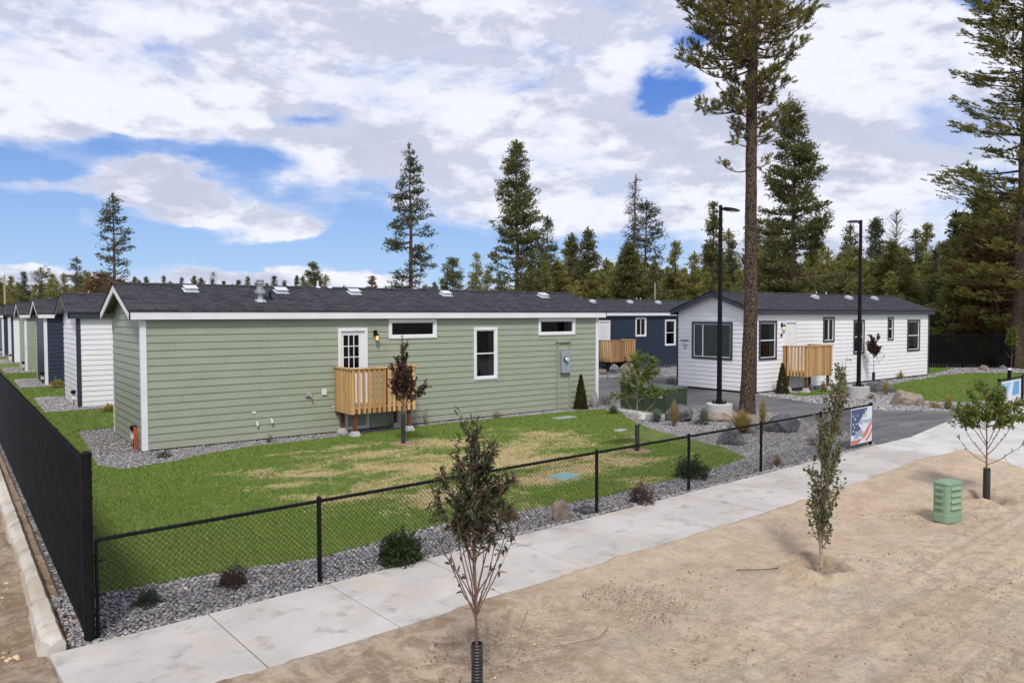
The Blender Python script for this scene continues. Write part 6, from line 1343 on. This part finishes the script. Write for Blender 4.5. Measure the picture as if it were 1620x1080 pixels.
shrub((23.95, -1.75), .55, 1.22, 'cone shaped arborvitae left of the white house porch', 'arb', 14, 'cone', 2200, (.085, .035), 'shrub', 'arborvitae')
shrub((27.55, 10.9), .58, 1.0, 'small dark arborvitae in front of the navy house porch', 'arb', 15, 'cone', 1200, (.1, .045), 'shrub', 'arborvitae')
shrub((25.5, 10.9), .95, 1.05, 'large loose green shrub left of the navy house porch', 'juniper', 16, n=900, leaf=(.10, .03))
shrub((15.34, -.12), .48, .32, 'dull red shrub beside the pointed rock at the house corner', 'redshrub', 17, n=420, leaf=(.05, .016))
shrub((23.6, 3.9), .50, .33, 'dark red shrub by the left corner of the white house', 'redshrub', 18, n=350, leaf=(.06, .02))
shrub((.32, 20.2), .62, .42, 'round yellow flowering mum in front of the navy house end', 'mum', 19, n=700, leaf=(.05, .04), cat='flower', name='flowering_mum')
shrub((.75, 9.1), .70, .26, 'low yellow flowering mum between the green house and white house end', 'mum', 20, n=700, leaf=(.05, .04), cat='flower', name='flowering_mum')
shrub((23.95, -7.79), .40, .22, 'small yellow shrub between the boulders at the driveway edge', 'mum', 21, n=300, leaf=(.05, .03))
shrub((24.91, -5.01), .42, .22, 'brown dried shrub on gravel right of the second lamp base', 'tanshrub', 22, 'twiggy', 300, (.04, .012))
shrub((14.33, -5.30), .52, .14, 'low dark green juniper mat at the foot of the dark boulder', 'juniper', 23, n=600, leaf=(.05, .014))
shrub((48.3, -2.6), 1.0, .8, 'pale green bush before the back fence right of the last bollard', 'leafgreen', 24, n=500, leaf=(.12, .05))
GT = (((13.37, -5.08), .30, .90, 'tall golden feather grass in front of the dark blocky boulder', 'gold', 320), ((14.9, -4.93), .32, .52, 'blue green grass tuft between the dark boulder and the lamp base', 'bluegrass', 450),
      ((13.9, -7.05), .75, .74, 'wide golden green grass clump at the foot of the tall pine trunk', 'gold', 900), ((14.8, -7.1), .24, 1.10, 'slender upright feather grass right of the tall pine trunk', 'gold', 260),
      ((13.96, -1.94), .40, .40, 'blue fescue tuft at the left corner of the cabinet pad', 'bluegrass', 450), ((13.69, -4.10), .40, .48, 'blue fescue tuft before the right corner of the cabinet pad', 'bluegrass', 450),
      ((17.0, -2.13), .28, .60, 'golden grass tuft behind the dark blocky boulder', 'gold', 100), ((27.0, -4.55), .40, .72, 'golden feather grass in front of the boulder at the second lamp', 'gold', 160),
      ((35.07, -1.28), .40, .52, 'small golden grass tuft at the white house wall near its right corner', 'gold', 120), ((23.95, -8.24), .34, .60, 'golden feather grass at the driveway edge behind the right sapling', 'gold', 150),
      ((26.04, -2.35), .32, .60, 'dry golden grass under the white house porch', 'gold', 110), ((29.3, -1.5), .30, .5, 'dry golden grass at the right foot of the white house porch', 'gold', 90), ((15.9, -7.0), .3, .35, 'small green grass tuft below the slender feather grass', 'bluegrass', 120))
for i, (l_, w_, h_, lab, lm, n_) in enumerate(GT): shrub(l_, w_, h_, lab, lm, 60+i, 'grass', n_, cat='ornamental grass', name='grass_tuft')

# twigs and irrigation tubing lying on the sand
MT['sand_clod'] = mat('sand_clods', (.52, .37, .235), .95, (.68, .50, .33), 3)
def kc(x, y):
    vv = -(x+2.65)*math.sin(U)+(y+11.22)*math.cos(U); return (vv < -1.95) & (vv > -3.4) & ~pip(x, y, APRON) & (fbm(x, y, .5, 53, 3)+rng.normal(0, .05, len(x)) > .03)
o = stones('soil_lumps', [(-3.1, 16, -16.5, -12.9, 60, -.035)], kc, 'crumbly lumps of sandy soil on the bank beside the sidewalk', s0=.004, s1=.013); o.data.materials[0] = MT['sand_clod']
o = stones('soil_lumps', [(-8, -3.15, -13, 6, 160, -.15)], lambda x, y: x < -3.2, 'crumbly lumps of brown soil left of the curb', s0=.01, s1=.035); o.data.materials[0] = MT['sand_clod']
n_ = 1500; x = rng.uniform(-6, 16, n_); y = rng.uniform(-19, -12.9, n_); k = kd(x, y); x, y = x[k], y[k]; a = rng.uniform(0, 6.28, len(x)); l_ = rng.uniform(.015, .09, len(x))
V = np.stack([np.stack([x+sx*np.cos(a)*l_+sy*np.sin(a)*.0025, y+sx*np.sin(a)*l_-sy*np.cos(a)*.0025, 0*x+sz], 1) for (sx, sy, sz) in ((-1, -1, .0), (1, -1, .012), (1, 1, .012), (-1, 1, .0))], 1).reshape(-1, 3)
dv = -(x+2.65)*math.sin(U)+(y+11.22)*math.cos(U); V[:, 2] -= np.repeat(.02+.07*np.clip((-dv-3.9)/1.5, 0, 1), 4)-.012
tag(link('bark_litter', npmesh('bark_litter', V, np.arange(len(V)).reshape(-1, 4)), 'chip'), 'scattered needles, bark bits and straws on the sandy dirt', 'litter', kind='stuff')
def smooth_path(pts, k=6):
    P_ = [pts[0]]+list(pts)+[pts[-1]]; out_ = []
    for i in range(1, len(P_)-2):
        for j in range(k):
            q = j/k; out_.append(tuple(.5*((2*P_[i][c])+(-P_[i-1][c]+P_[i+1][c])*q+(2*P_[i-1][c]-5*P_[i][c]+4*P_[i+1][c]-P_[i+2][c])*q*q+(-P_[i-1][c]+3*P_[i][c]-3*P_[i+1][c]+P_[i+2][c])*q**3) for c in range(3)))
    return out_+[tuple(pts[-1])]
def bit(pts, rad, material, name, lab, cat): mb = MB(); mb.tube(smooth_path(pts), rad*.6, 6); return tag(mb.build(name, material, smooth=True), lab, cat)
def gp(u, v, z=.0): x, y = st(u, v); return (x, y, z)
bit([(4.35, -13.9, .0), (4.55, -14.12, .02), (4.8, -14.22, .02), (5.0, -14.30, .05), (5.15, -14.45, .0)], .010, 'blackplastic', 'irrigation_tube', 'thin black irrigation tube running to the columnar sapling', 'tube')
bit([(11.7, -13.0, .04), (11.45, -13.25, .07), (11.1, -13.55, .04)], .012, 'blackplastic', 'irrigation_tube', 'short bent black tube sticking out of the sand near the right sapling', 'tube')
bit([(1.0, -14.2, .0), (1.25, -14.3, .02), (1.5, -14.32, .01), (1.75, -14.2, .02)], .007, 'twig', 'twig', 'curved brown twig on the sand right of the nearest sapling', 'twig')
bit([(1.15, -13.5, .0), (1.28, -13.42, .06), (1.34, -13.35, .02)], .006, 'twig', 'twig', 'small stub of twig near the sidewalk edge right of the nearest sapling', 'twig')
